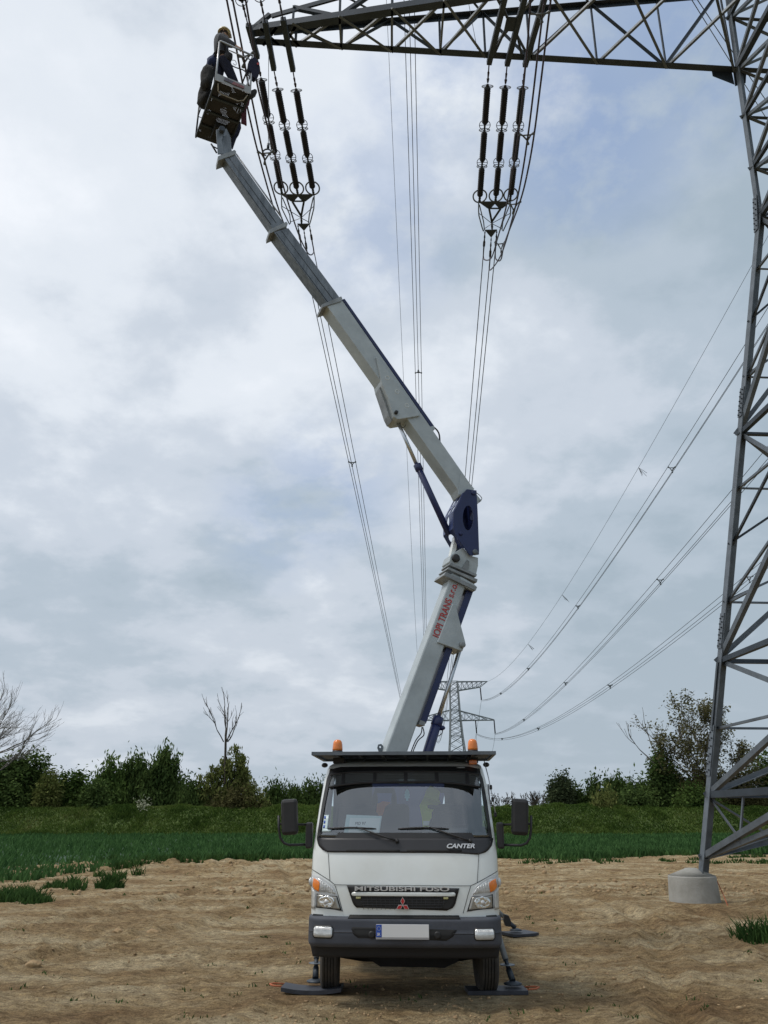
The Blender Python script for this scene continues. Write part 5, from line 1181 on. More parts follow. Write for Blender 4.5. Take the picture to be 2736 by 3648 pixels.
m = MB(); m.box((0, 4.0, .92), (1.94, 4.2, .10)); TL(m, 'load_deck', GALVD, bevel=.01)
for s in (-1, 1): m = MB(); m.box((s * .96, 4.0, .72), (.04, 3.6, .30)); TL(m, 'side_locker', BOOMD, bevel=.01)
for s in (-1, 1):
    m = MB(); patch(m, [(-.1, 1.0), (.1, 1.0), (.1, 1.1), (-.1, 1.1)], 0, .01, 2, 2) if False else m.plate([(s * 1.002, .85, 1.62), (s * .985, .95, 2.18), (s * .985, 1.55, 2.2), (s * 1.002, 1.6, 1.62)], (s, 0, .03), .012); TL(m, 'side_window', mat('dark side glass', (.02, .025, .03), .08))

# ---- outriggers (measured on the ground, world coordinates)
def outrigger(fx_, fy_, topx, topy, topz, name='outrigger', r=.034):
    f_ = Vector((fx_, fy_, .09)); tp = Vector((topx, topy, topz)); m = MB(); k = f_.lerp(tp, .22)
    m.tube([k, tp], [r * 1.0, r * 1.15], 10); o = m.build(name, BOOMD, truck)
    m = MB(); m.tube([f_ + Vector((0, 0, .02)), f_.lerp(tp, .13)], [.036, .033], 10); m.tube([f_.lerp(tp, .12), k], .024, 8); m.build('ram_foot', GALVD, o)
    m = MB(); m.lathe(f_.lerp(tp, .17), (0, 0, 1), [(0, .085), (.006, .085)], 20); m.build('collar_ring', GALV, o)
    m = MB(); m.lathe(f_ - Vector((0, 0, .015)), (0, 0, 1), [(0, .10), (.012, .10), (.03, .05)], 20); m.build('foot_plate', GALVD, o)
outrigger(1.435, 10.18, 1.22, 10.8, 1.02); outrigger(-.775, 10.33, -.80, 10.9, 1.0); outrigger(2.17, 14.75, 1.30, 14.9, .95); outrigger(-.62, 15.0, -.5, 15., .95)
m = MB(); m.box(TW(0, 1.75, .86), (2.0, .16, .14), TM.to_3x3()); m.build('outrigger_beam', BLACK, truck)
bk = [atY(1797, 3258, 14.4), atY(1812, 3262, 14.4), atY(1822, 3285, 14.4), atY(1818, 3302, 14.4), atY(1802, 3300, 14.4), atY(1795, 3280, 14.4)]
m = MB(); m.plate(bk, (0, 1, 0), .14); m.build('outrigger_bracket', BLACK, truck)
def pad(lab, cxy, dx, dy, rz, bend, loop):
    t = thing('outrigger_pad', lab, 'ground pad', (cxy[0], cxy[1], gz1(*cxy) + .0), rz, 'dark pads under the outrigger feet'); m = MB(); n = 8
    for i in range(n):
        x0, x1 = -dx / 2 + dx * i / n, -dx / 2 + dx * (i + 1) / n; za, zb_ = bend * (2 * x0 / dx) ** 2, bend * (2 * x1 / dx) ** 2
        m.add([(x0, -dy / 2, za + .005), (x0, dy / 2, za + .005), (x1, dy / 2, zb_ + .005), (x1, -dy / 2, zb_ + .005), (x0, -dy / 2, za + .045), (x0, dy / 2, za + .045), (x1, dy / 2, zb_ + .045), (x1, -dy / 2, zb_ + .045)], [(0, 1, 2, 3), (4, 7, 6, 5), (0, 3, 7, 4), (1, 5, 6, 2)] + ([(0, 4, 5, 1)] if i == 0 else []) + ([(3, 2, 6, 7)] if i == n - 1 else []))
    o = MB(); o.v, o.f, o.sm = m.v, m.f, m.sm; o.build('slab', PAD, t, world=False)
    if loop: m = MB(); e = dx / 2 * loop; sgn = 1 if loop > 0 else -1; m.tube([(e, -.07, .04 + bend), (e + .11 * sgn, -.05, .045 + bend), (e + .15 * sgn, 0, .05 + bend), (e + .11 * sgn, .05, .05 + bend), (e, .07, .04 + bend)], .010, 6); m.build('rope_handle', ROPE, t, world=False)
pad('bent dark pad with a rope loop under the outrigger left of the front wheel', (-.79, 10.14), .66, .30, R(-3), .03, -1)
pad('flat dark pad with an orange rope loop under the outrigger right of the front wheel', (1.24, 10.14), .66, .30, R(2), .0, 1)
pad('dark pad on the ground behind the truck on the right', (2.22, 14.75), .50, .42, R(24), .01, 0)
pad('dark pad hidden behind the left front wheel', (-.5, 15.0), .5, .42, 0, 0, 0)

# ---- things inside the cab
W2 = lambda x, y, z: TW(x, y, z)
t = thing('safety_vest', 'bright yellow safety vest draped over the driver seat behind the windscreen', 'vest', W2(.30, 1.40, 1.70)); m = MB()
P = [(.20, 1.68), (.19, 1.80), (.16, 1.95), (.22, 2.05), (.25, 2.13), (.30, 2.18), (.38, 2.16), (.42, 2.10), (.40, 2.02), (.43, 1.98), (.36, 1.94), (.31, 1.86), (.30, 1.66)]
m.plate([W2(x, 1.46 - .1 * math.sin(x * 30), z) for x, z in P], TM.to_3x3() @ Vector((0, 1, 0)), .03); m.build('fabric', HIVIS, t)
m = MB(); m.plate([W2(x, 1.445 - .1 * math.sin(x * 30) * 0 - .06, z) for x, z in [(.205, 1.72), (.205, 1.77), (.30, 1.77), (.30, 1.72)]], TM.to_3x3() @ Vector((0, 1, 0)), .005); m.build('reflective_band', SILV, t)
m = MB(); m.plate([W2(x, 1.50, z) for x, z in [(-.34, 1.82), (-.30, 1.84), (-.27, 1.93), (-.20, 1.99), (-.30, 2.0), (-.37, 1.97), (-.38, 1.88)]], TM.to_3x3() @ Vector((0, 1, 0)), .04)
o = m.build('work_jacket', HIVIO); tag(o, 'orange work garment over the middle seat, seen through the windscreen', 'jacket')
t = thing('paper_sheet', 'white paper sheet in a clear sleeve standing on the dashboard, with handwriting', 'paper', W2(-.45, .30, 1.66))
def ps(x, z): return W2(x, .235 + (z - 1.64) * .45, z)
m = MB(); m.plate([ps(-.66, 1.645), (ps(-.27, 1.645)), ps(-.245, 1.825), ps(-.64, 1.838)], Vector((0, 1, -.4)), .003); m.build('sheet', PAPER, t)
m = MB(); m.plate([ps(-.61, 1.65) - Vector((0, .004, 0)), ps(-.28, 1.65) - Vector((0, .004, 0)), ps(-.262, 1.80) - Vector((0, .004, 0)), ps(-.60, 1.805) - Vector((0, .004, 0))], Vector((0, 1, -.4)), .002); m.build('inner_page', PLATEW, t)
text('handwriting', 'MD 97', .045, ps(-.54, 1.735) - Vector((0, .009, 0)), LX, Vector((0, .41, .91)), INK, t, .001, .2, 0, .12)
t = thing('air_freshener', 'pale blue tree-shaped air freshener hanging from the cab mirror', 'air freshener', W2(.03, .60, 2.15)); m = MB()
m.plate([W2(.03 + x, .60, z) for x, z in [(-.012, 1.99), (.012, 1.99), (.012, 2.01), (.03, 2.02), (.022, 2.04), (.034, 2.05), (.02, 2.07), (.028, 2.08), (.006, 2.115), (-.006, 2.115), (-.028, 2.08), (-.02, 2.07), (-.034, 2.05), (-.022, 2.04), (-.03, 2.02), (-.012, 2.01)]], Vector((0, 1, 0)), .003); m.build('card', mat('pale blue card', (.20, .50, .58), .6), t)
m = MB(); m.tube([W2(.03, .6, 2.115), W2(.03, .6, 2.19)], .0015, 4); m.build('string', STRAP, t)

# ================================================================== BOOM (both arms swing in one upright plane above the turntable)
PHI = R(20); BP = Vector((.32, 14.0, 0)); BN = Vector((math.sin(PHI), -math.cos(PHI), 0)); BE = Vector((math.cos(PHI), math.sin(PHI), 0))
def bp(u, v, o=0.): return onpl(u, v, BP + BN * o, BN)
def slab(m, px, o, th, holes=()): m.plate([bp(u, v, o) for u, v in px], -BN, th, [[bp(u, v, o) for u, v in h] for h in holes]); return m
def ell(cx, cy, rx, ry, n=16, rot=0.): return [(cx + rx * math.cos(a) * math.cos(rot) - ry * math.sin(a) * math.sin(rot), cy + rx * math.cos(a) * math.sin(rot) + ry * math.sin(a) * math.cos(rot)) for a in [2 * math.pi * i / n for i in range(n)]]
def pin(par, u, v, o, r, mt=GALVD, l=.05): m = MB(); m.lathe(bp(u, v, o) - BN * .03, BN, [(0, r), (.03 + l, r), (.04 + l, r * .8), (.041 + l, r * .3)], 16); return m.build('pivot_pin', mt, par)
# turntable behind the cab
m = MB(); m.lathe(BP + Vector((-.1, .1, .95)), UZ, [(0, .42), (.12, .42), (.14, .36), (.32, .36)], 28); tt_ = m.build('turntable', BLUE, truck)
m = MB()
for o in (.24, -.26): slab(m, [(1310, 2960), (1560, 2960), (1600, 2740), (1480, 2700), (1340, 2720)], o, .03)
m.build('turret_cheek', BLUE, tt_)
m = MB(); slab(m, [(1300, 2880), (1420, 2880), (1420, 2760), (1300, 2760)], .5, .3); m.build('turret_box', BLUE, tt_)
# lower boom
LOe = [(1352, 2731), (1612, 2039), (1668, 2064), (1434, 2731)]
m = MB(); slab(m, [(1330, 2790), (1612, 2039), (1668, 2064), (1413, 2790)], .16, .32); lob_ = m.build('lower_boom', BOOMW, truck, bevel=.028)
m = MB(); slab(m, [(1668, 2090), (1688, 2102), (1518, 2578), (1497, 2570)], .10, .20); m.build('hose_tray', BLUE, lob_, bevel=.006)
m = MB(); slab(m, [(1497, 2565), (1516, 2572), (1513, 2586), (1492, 2580)], .12, .24); m.build('tray_end_clamp', BOOMD, lob_)
for P_h in ([(1503, 2590), (1500, 2612), (1480, 2640), (1460, 2690)], [(1506, 2590), (1510, 2618), (1488, 2640), (1466, 2690)]):
    m = MB(); m.tube(smooth([bp(u, v, .1) for u, v in P_h], 5), .010, 5); m.build('hose', BLACK, lob_)
m = MB(); m.plate([bp(u, v, .0) for u, v in [(1352, 2682), (1345, 2664), (1348, 2652), (1358, 2650), (1366, 2658), (1360, 2690)]], -BN, .02, [[bp(u, v, 0) for u, v in ell(1355, 2661, 4, 4, 8)]]); m.build('lifting_lug', GALV, lob_)
m = MB(); slab(m, [(1612, 2150), (1617, 2150), (1624, 2158), (1659, 2290), (1648, 2320), (1558, 2288)], .195, .39); rbk = m.build('ram_bracket', BOOMW, lob_, bevel=.012); pin(rbk, 1645, 2298, .195, .055, BOOMD)
# collars at its head
for k, px in enumerate([[(1581, 2049), (1588, 2037), (1700, 2092), (1695, 2104)], [(1594, 2027), (1598, 2020), (1702, 2064), (1699, 2075)], [(1600, 2012), (1606, 2003), (1700, 2046), (1697, 2054)]]):
    m = MB(); slab(m, px, .23 - .02 * k, .46 - .04 * k); m.build('collar_flange', BOOMD, lob_, bevel=.006)
m = MB(); slab(m, [(1641, 2054), (1688, 2080), (1700, 2092), (1684, 2104), (1664, 2094), (1640, 2076)], .20, .04); m.build('collar_cover', BOOMW, lob_)
text('company_lettering', 'JOPI TRANS s.r.o.', .185, bp(1562, 2277, .166), bp(1631, 2082, .166) - bp(1562, 2277, .166), BE * -1 + UZ * .355, RED, lob_, .002, 0, .002, (bp(1631, 2082, .166) - bp(1562, 2277, .166)).length)
# head piece between lower boom and the blue link
m = MB(); slab(m, [(1600, 2001), (1607, 1976), (1650, 1950), (1664, 1966), (1674, 1979), (1704, 1986), (1704, 2014), (1696, 2050), (1640, 2028), (1614, 2016)], .17, .34); hd = m.build('boom_head', BOOMW, truck, bevel=.012)
m = MB(); slab(m, [(1645, 2024), (1664, 1994), (1672, 2000), (1671, 2022), (1664, 2032)], .19, .02); m.build('head_gusset', BOOMD, hd); pin(hd, 1622, 1990, .17, .075, BLACK)
m = MB(); slab(m, [(1600, 1985), (1612, 1972), (1605, 2002), (1590, 2008)], -.19, .03); m.build('far_cheek', BOOMW, hd)
m = MB(); slab(m, [(1621, 1908), (1629, 1914), (1627, 1958), (1612, 1986), (1604, 1984)], .06, .12); m.build('link_rod', WHITE, hd, bevel=.01)
# blue elbow link: two cheeks joined by pierced webs
near_ = [(1663, 1742), (1698, 1747), (1703, 1850), (1707, 1975), (1675, 1978), (1655, 1951), (1632, 1922), (1615, 1884), (1616, 1825), (1652, 1756)]
elb = MB(); slab(elb, near_, .25, .03, [ell(1668, 1845, 19, 44, 20)]); elb = elb.build('elbow_cheek', BLUE, truck, bevel=.005)
m = MB(); slab(m, near_, -.22, .03); m.build('elbow_cheek', BLUE, truck, bevel=.005)
def web(a, b, holes, mt, name='elbow_web', th=.015):
    # plate spanning the gap between the cheeks along edge a-b ; holes (t0,t1,s0,s1) as rounded slots
    A0, A1, B0, B1 = bp(*a, .22), bp(*a, .22) - BN * .44, bp(*b, .22), bp(*b, .22) - BN * .44
    Q = lambda t, s: (A0.lerp(B0, t)).lerp(A1.lerp(B1, t), s); nrm = (B0 - A0).cross(A1 - A0).normalized(); H_ = []
    for (t0, t1, s0, s1) in holes: H_.append([Q((t0 + t1) / 2 + (t1 - t0) / 2 * math.cos(x), (s0 + s1) / 2 + (s1 - s0) / 2 * math.sin(x)) for x in [2 * math.pi * i / 14 for i in range(14)]])
    m = MB(); m.plate([A0, B0, B1, A1], nrm, th, H_); return m.build(name, mt, truck)
web((1616, 1825), (1652, 1756), [(.06, .44, .15, .42), (.06, .44, .56, .84), (.56, .96, .12, .42), (.56, .96, .58, .88)], BLUEL)
web((1615, 1884), (1616, 1825), [(.28, .96, .38, .66)], BLUEL)
web((1703, 1850), (1698, 1752), [(.1, .4, .3, .7), (.6, .85, .35, .65)], BLUE); web((1707, 1965), (1703, 1852), [(.72, .95, .35, .65)], BLUE)
web((1655, 1951), (1615, 1884), [(.45, .9, .25, .75)], BLUE)
pin(elb, 1692, 1967, .25, .055, GALV, .02); pin(elb, 1686, 1756, .25, .05, BLUE, .015); pin(elb, 1641, 1901, .25, .04, BLUE, .02)
# upper boom, three telescoping sections
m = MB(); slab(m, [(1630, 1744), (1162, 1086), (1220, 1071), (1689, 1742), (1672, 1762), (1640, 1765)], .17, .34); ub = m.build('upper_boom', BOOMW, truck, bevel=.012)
m = MB(); slab(m, [(1640, 1686), (1646, 1688), (1690, 1742), (1672, 1760), (1632, 1762)], .185, .02); m.build('root_gusset', BOOMW, ub)
m = MB(); slab(m, [(1690, 1752), (1716, 1784), (1702, 1793), (1688, 1790)], .10, .20); m.build('root_end', BOOMW, truck)
m = MB(); m.tube(smooth([bp(u, v, .1) for u, v in [(1698, 1756), (1712, 1768), (1716, 1778), (1706, 1786)]], 5), .008, 5); m.build('hose', BOOMD, ub)
m = MB(); slab(m, [(1339, 1272), (1345, 1272), (1497, 1478), (1492, 1482), (1416, 1494), (1403, 1484), (1384, 1420), (1361, 1368)], .21, .42); bk_ = m.build('ram_bracket', BOOMW, ub, bevel=.012)
for (u, v) in ((1380, 1346), (1415, 1395), (1450, 1444)):
    m = MB(); m.ring(bp(u, v, .212), BN, .042, .005, 20, 5); m.build('plug_ring', WHITE, bk_)
pin(bk_, 1410, 1471, .21, .036, BLACK)
m = MB(); slab(m, [(1384, 1478), (1372, 1440), (1352, 1382), (1361, 1368), (1384, 1420), (1404, 1487), (1395, 1500)], .10, .26); m.build('bracket_housing', BOOMD, ub)
m = MB(); m.tube(smooth([bp(u, v, 0) for u, v in [(1424, 1500), (1430, 1520), (1440, 1522), (1447, 1508)]], 5), .006, 5); m.build('hose', BLACK, ub)
m = MB(); slab(m, [(1219, 1066), (1228, 1064), (1546, 1516), (1538, 1524)], .03, .16); m.build('hose_tray', BLUE, ub, bevel=.005)
m = MB(); slab(m, [(1532, 1520), (1546, 1516), (1550, 1528), (1538, 1532)], .06, .2); m.build('tray_end_clamp', BOOMW, ub)
m = MB(); m.tube(smooth([bp(u, v, .0) for u, v in [(1546, 1522), (1558, 1534), (1565, 1550), (1567, 1576)]], 5), .016, 6); m.build('hose', BLACK, ub)
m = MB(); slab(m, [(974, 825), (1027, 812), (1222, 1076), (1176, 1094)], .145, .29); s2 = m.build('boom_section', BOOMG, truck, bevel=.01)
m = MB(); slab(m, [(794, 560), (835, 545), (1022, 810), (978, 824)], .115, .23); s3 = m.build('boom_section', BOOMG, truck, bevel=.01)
for k, (u, v) in enumerate([(838, 553), (1028, 815)]): pass
for par, px, o in ((ub, [(1149, 1095), (1147, 1084), (1216, 1055), (1220, 1064), (1214, 1074)], .19), (s2, [(960, 832), (959, 818), (1020, 789), (1026, 796), (1020, 806)], .165), (s3, [(777, 572), (776, 556), (836, 533), (842, 540), (838, 550)], .135)):
    m = MB(); slab(m, px, o, 2 * o); m.build('collar_flange', BOOMD, par, bevel=.01)
m = MB(); m.tube([bp(841, 548, .02), bp(1004, 776, .02)], .016, 6); m.build('guide_rod', ALU, s3)
for a, b, par in (((800, 566), (966, 800), s3), ((985, 830), (1168, 1076), s2), ((1003, 822), (1186, 1066), s2), ((815, 560), (984, 794), s3)):
    m = MB(); m.tube([bp(*a, .148 if par is s2 else .118), bp(*b, .148 if par is s2 else .118)], .006, 4); m.build('guide_line', GALVD, par)
# rams
m = MB(); m.tube([bp(1643, 2300, .0), bp(1558, 2568, 0)], .038, 12); rm = m.build('lower_ram_rod', CHROME, truck)
m = MB(); m.tube([bp(1562, 2556, 0), bp(1518, 2700, 0), bp(1500, 2750, 0)], .088, 16); rb_ = m.build('lower_ram_barrel', BLUE, truck)
m = MB(); m.lathe(bp(1562, 2556, 0), (bp(1518, 2700, 0) - bp(1562, 2556, 0)), [(-.005, .098), (.14, .098), (.15, .09)], 18); m.build('gland_nut', BLUE, rb_)
m = MB(); m.ball(bp(1572, 2593, .0), .045, 8, 6, (1.6, 1, 1)); m.build('valve_block', BLUE, rb_)
m = MB(); m.tube(smooth([bp(u, v, .02) for u, v in [(1577, 2596), (1574, 2612), (1562, 2622), (1550, 2620)]], 5), .008, 5); m.build('hose', BLACK, rb_)
m = MB(); m.tube([bp(1407, 1480, 0), bp(1487, 1662, 0)], .036, 12); m.build('upper_ram_rod', CHROME, truck)
m = MB(); m.tube([bp(1488, 1662, 0), bp(1600, 1905, 0)], .062, 14); ur = m.build('upper_ram_barrel', BLUE, truck)
m = MB(); m.lathe(bp(1487, 1658, 0), (bp(1573, 1850, 0) - bp(1487, 1658, 0)), [(-.02, .078), (.11, .078), (.12, .062)], 16); m.build('gland_nut', BLUE, ur)

# ================================================================== BASKET
BZ = 16.0; A_ = atZ(768, 287, BZ); B_ = atZ(890, 335, BZ); C_ = atZ(712, 492, BZ)
ex = (B_ - A_).normalized(); ey = (C_ - A_); ey = (ey - ex * ey.dot(ex)).normalized(); BW, BL = (B_ - A_).length, (C_ - A_).length
def bk3(p, q, z): return A_ + ex * p * BW + ey * q * BL + UZ * z       # p across, q away, z above the floor
basket = MB(); me_v = [bk3(0, 0, 0), bk3(1, 0, 0), bk3(1, 1, 0), bk3(0, 1, 0)]; basket.add(me_v, [(0, 1, 2, 3)]); fl = basket.build('basket_floor', BASKF, truck, fix=False)
uvl = fl.data.uv_layers.new(name='UVMap')
for i, uv in enumerate([(0, 0), (BW, 0), (BW, BL), (0, BL)]): uvl.data[i].uv = uv
def brod(P, r=.017, nm='guard_rail', mt=ALU): m = MB(); m.tube([bk3(*p) for p in P], r, 7); return m.build(nm, mt, truck)
for p, q in ((0, 0), (1, 0), (0, 1), (1, 1), (0, .5), (1, .5)): brod([(p, q, 0), (p, q, 1.1)], .02, 'basket_post', ALU if q == 0 else STRAP)
brod([(0, 0, 1.1), (.04, 0, 1.14), (1, 0, 1.1)], .022); brod([(.3, .03, 1.04), (1, .03, 1.02)], .013)
for z, r_ in ((1.1, .018), (.6, .012)): brod([(0, 0, z), (0, 1, z), (1, 1, z), (1, 0, z)], r_, 'guard_rail', STRAP)
brod([(.9, 0, .05), (.985, .02, 1.0)], .014, 'brace_rod')
m = MB(); m.plate([bk3(-.02, -.02, -.02), bk3(1.02, -.02, -.02), bk3(1.02, -.02, .17), bk3(-.02, -.02, .17)], ey, .012); tb = m.build('toe_board', mat('toe board', (.30, .31, .315), .5, .2, .15, 8.), truck)
m = MB(); m.plate([bk3(.22, -.03, .05), bk3(.48, -.03, .04), bk3(.55, -.03, .11), bk3(.24, -.03, .13)], ey, .004); m.build('worn_dark_sticker', mat('worn sticker', (.10, .09, .12), .6, 0, .5, 30.), tb)
m = MB(); m.plate([bk3(.44, -.032, .03), bk3(.80, -.032, .03), bk3(.82, -.032, .09), bk3(.50, -.032, .11)], ey, .004); m.build('worn_red_sticker', mat('worn red sticker', (.22, .09, .10), .6, 0, .5, 30.), tb)
for p0, p1, nm in (((0, 0), (0, 1), 'side_kick_plate'), ((1, 0), (1, 1), 'side_kick_plate'), ((0, 1), (1, 1), 'rear_kick_plate')):
    m = MB(); m.plate([bk3(*p0, 0), bk3(*p1, 0), bk3(*p1, .12), bk3(*p0, .12)], (ex if p0[0] != p1[0] or p0[0] == 0 else -ex) if nm[0] == 's' else -ey, .006); m.build(nm, GALVD, truck)
brod([(.08, .01, -.02), (.14, .10, -.06), (.25, .13, -.07), (.75, .13, -.07), (.88, .10, -.06), (.95, .01, -.02)], .014, 'under_rail')
for q in (.25, .5, .75): m = MB(); m.bar(bk3(0, q, -.025), bk3(1, q, -.025), .05, .03, UZ); m.build('floor_joist', GALVD, truck)
for p in (.0, 1.): m = MB(); m.bar(bk3(p, 0, -.02), bk3(p, 1, -.02), .03, .035, UZ); m.build('floor_edge', GALVD, truck)
# jib head carrying the basket
m = MB(); slab(m, [(770, 462), (786, 455), (800, 470), (790, 500), (800, 548), (776, 548)], .11, .025); slab(m, [(788, 462), (808, 458), (822, 490), (826, 540), (796, 552), (790, 500)], -.06, .03); jb = m.build('jib_head', BOOMG, truck, bevel=.005)
m = MB(); slab(m, [(786, 492), (812, 478), (822, 500), (824, 542), (790, 552)], .06, .1); m.build('jib_block', BOOMG, jb)
for (a, b, r_) in (((752, 512), (772, 545), .018), ((756, 520), (775, 530), .014)): m = MB(); m.tube([bp(*a, .1), bp(*b, .05)], r_, 6); m.build('jib_stay', BLACK, jb)
m = MB(); m.lathe(bp(792, 456, .2), -BN, [(0, .06), (.36, .06)], 14); m.build('pivot_drum', GALVD, jb)
m = MB(); m.box(bk3(.55, .72, -.11), (.26, .4, .16), Matrix.Rotation(math.atan2(ey.y, ey.x) - math.pi / 2, 3, 'Z')); m.build('basket_mount', DARK, truck, bevel=.01)

# ---- bags, clothes hung on the basket
def blob(m, c, rx, ry, rz_, n=14, mm=10, j=.12, seed=1):
    rr = random.Random(seed); vs = []; b = len(m.v)
    ph = [rr.uniform(0, 6.3) for _ in range(6)]
    for i in range(mm + 1):
        th = math.pi * i / mm
        for k in range(n):
            a = 2 * math.pi * k / n; f = 1 + j * (math.sin(3 * a + ph[0] + 2 * th) + .7 * math.sin(5 * a + ph[1]) * math.sin(3 * th + ph[2]) + .6 * math.sin(4 * th + ph[3]))
            s_ = math.sin(th) ** .6; m.v.append(tuple(Vector(c) + ex * rx * f * s_ * math.cos(a) + ey * ry * f * s_ * math.sin(a) + UZ * rz_ * math.cos(th) * (1 + j * .4 * math.sin(2 * a + ph[4]))))
    for i in range(mm):
        for k in range(n): m.f.append((b + i * n + k, b + (i + 1) * n + k, b + (i + 1) * n + (k + 1) % n, b + i * n + (k + 1) % n)); m.sm.append(True)
def sack(name, lab, cat, px, q, hz, rx, ry, rz_, mt, seed, grp=None, straps=True):
    c = onpl(*px, A_ + ey * q * BL, ey); t = thing(name, lab, cat, c - UZ * rz_, group=grp); m = MB(); blob(m, c, rx, ry, rz_, seed=seed); m.build('bag_body', mt, t)
    if straps: top = Vector((c.x, c.y, BZ + 1.1)); m = MB(); m.tube([c + UZ * rz_ * .8, c.lerp(bk3(0, q, 1.1), .6), bk3(0, q, 1.1)], .012, 5); m.build('strap', STRAP, t)
    return t
sack('tool_bag', 'dark canvas bag hanging highest on the left side of the basket', 'bag', (738, 278), .28, 0, .135, .20, .29, SACK, 3, 'canvas bags on the basket side')
sack('tool_bag', 'rounded dark canvas bag hanging below the other one on the basket side', 'bag', (729, 348), .55, 0, .145, .20, .24, SACK, 8, 'canvas bags on the basket side')
sack('work_jacket', 'blue work jacket bundled over the left basket rail behind the worker', 'jacket', (757, 228), .35, 0, .13, .18, .16, mat('blue work cloth', (.018, .030, .085), .9, 0, .3, 12.), 5, None, False)
def cloth(name, lab, cat, outline, q, mt, th=.06):
    P = [onpl(u, v, A_ + ey * q * BL, ey) for u, v in outline]; c = min(P, key=lambda p: p.z); t = thing(name, lab, cat, c); m = MB(); m.plate(P, ey, th); m.build('cloth', mt, t, bevel=.015); return t
cloth('hanging_jacket', 'navy jacket with a small red patch hanging at the basket corner post', 'jacket', [(888, 214), (896, 208), (906, 202), (915, 208), (925, 222), (926, 246), (924, 262), (918, 272), (910, 280), (900, 272), (896, 258), (884, 244)], -.02, JACKET, .12)
pt_ = [onpl(u, v, A_ - ey * .06, ey) for u, v in [(915, 224), (922, 222), (923, 229), (916, 230)]]; hj = [o for o in bpy.data.objects if o.name.startswith('hanging_jacket')][0]
m = MB(); m.plate(pt_, ey, .01); m.build('red_patch', RED, hj)
cloth('rolled_cover', 'dark rolled fabric sticking out past the right corner of the basket floor', 'cover', [(890, 322), (908, 315), (916, 320), (917, 328), (905, 337), (893, 340)], .02, SACK, .14)
cloth('hanging_cloth', 'dark maroon cloth hanging along the right side of the basket floor', 'cloth', [(884, 350), (893, 345), (888, 372), (881, 376), (879, 390), (879, 420), (880, 446), (872, 440), (860, 436), (862, 400)], .30, MAROON, .05)
cloth('hanging_cloth', 'dark ragged cover hanging below the far right corner of the basket', 'cloth', [(858, 432), (860, 455), (852, 478), (843, 492), (836, 512), (830, 530), (824, 520), (828, 470), (840, 430)], .75, JACKET, .05)

# ================================================================== WORKER
worker = thing('person', 'worker in navy trousers, grey shirt and yellowish helmet leaning forward in the raised basket', 'person', bk3(.4, .3, 0))
def wp_(u, v, q=.22): return onpl(u, v, A_ + ey * q * BL, ey)
def skin(name, nodes, edges, m, parent, root=0, sub=2):
    me = bpy.data.meshes.new(name); iv = inv_of(parent); me.from_pydata([tuple(iv @ Vector(n[0])) for n in nodes], edges, [])
    o = bpy.data.objects.new(name, me); COL.objects.link(o); o.parent = parent
    bm = bmesh.new(); bm.from_mesh(me); lay = bm.verts.layers.skin.verify(); bm.verts.ensure_lookup_table()
    for i, n in enumerate(nodes): r = n[1]; bm.verts[i][lay].radius = (r, r) if not isinstance(r, tuple) else r; bm.verts[i][lay].use_root = (i == root)
    bm.to_mesh(me); bm.free(); me.materials.append(m)
    sk = o.modifiers.new('skin', 'SKIN'); sk.use_smooth_shade = True; sb = o.modifiers.new('sub', 'SUBSURF'); sb.levels = sub; sb.render_levels = sub; return o
pel = wp_(793, 218, .28); spine = wp_(787, 186, .27); chest = wp_(784, 152, .26); neck = wp_(791, 130, .24); headc = wp_(799, 120, .22)
hipL, hipR = wp_(786, 222, .34), wp_(802, 222, .22); kneL, kneR = bk3(.20, .34, .50), bk3(.66, .20, .50); fooL, fooR = bk3(.16, .36, .07), bk3(.90, .18, .07)
shL, shR = wp_(776, 138, .34), wp_(790, 134, .15); elL, elR = wp_(800, 158, .30), wp_(814, 148, .08); haL, haR = wp_(836, 165, .16), wp_(846, 168, .03)
tl, tr_ = fooL + (fooR - fooL).normalized() * .0 + ex * .16 - ey * .08, fooR + ex * .05 - ey * .17
hands = []; hn_e = []
N_ = [(pel, .10), (spine, .10), (chest, .12), (neck, .055), (headc - UZ * .05, .075), (headc + UZ * .03, .088), (hipL, .085), (kneL, .058), (fooL, .042), (tl, .035), (hipR, .085), (kneR, .058), (fooR, .042), (tr_, .035), (shL, .07), (elL, .046), (haL, .028), (shR, .07), (elR, .046), (haR, .028)]
E_ = [(0, 1), (1, 2), (2, 3), (3, 4), (4, 5), (0, 6), (6, 7), (7, 8), (8, 9), (0, 10), (10, 11), (11, 12), (12, 13), (2, 14), (14, 15), (15, 16), (2, 17), (17, 18), (18, 19)]
for hi, (w_, el) in ((16, (haL, elL)), (19, (haR, elR))):
    d = (w_ - el).normalized(); s_ = d.cross(UZ).normalized(); N_.append((w_ + d * .07, .032)); pi_ = len(N_) - 1; E_.append((hi, pi_))
    for k, off in enumerate((-.033, -.011, .011, .033)):
        b = w_ + d * .095 + s_ * off; L_ = (.068, .078, .074, .058)[k]
        N_.append((b, .0095)); N_.append((b + d * L_ * .5 - UZ * .012, .009)); N_.append((b + d * L_ * .8 - UZ * .045, .0078)); j = len(N_); E_ += [(pi_, j - 3), (j - 3, j - 2), (j - 2, j - 1)]
    N_.append((w_ + d * .045 + s_ * -.045, .011)); N_.append((w_ + d * .085 + s_ * -.06 - UZ * .02, .009)); j = len(N_); E_ += [(hi, j - 2), (j - 2, j - 1)]
body = skin('body', N_, E_, SKIN, worker)
fd = (ex * .75 - ey * .35 - UZ * .45).normalized()                         # where the face looks: forward and down to the hands
m = MB(); m.ball(headc + fd * .098 - UZ * .01, .016, 8, 6, (1, 1, 1.3)); m.build('nose', SKIN, worker)
sdv = fd.cross(UZ).normalized()
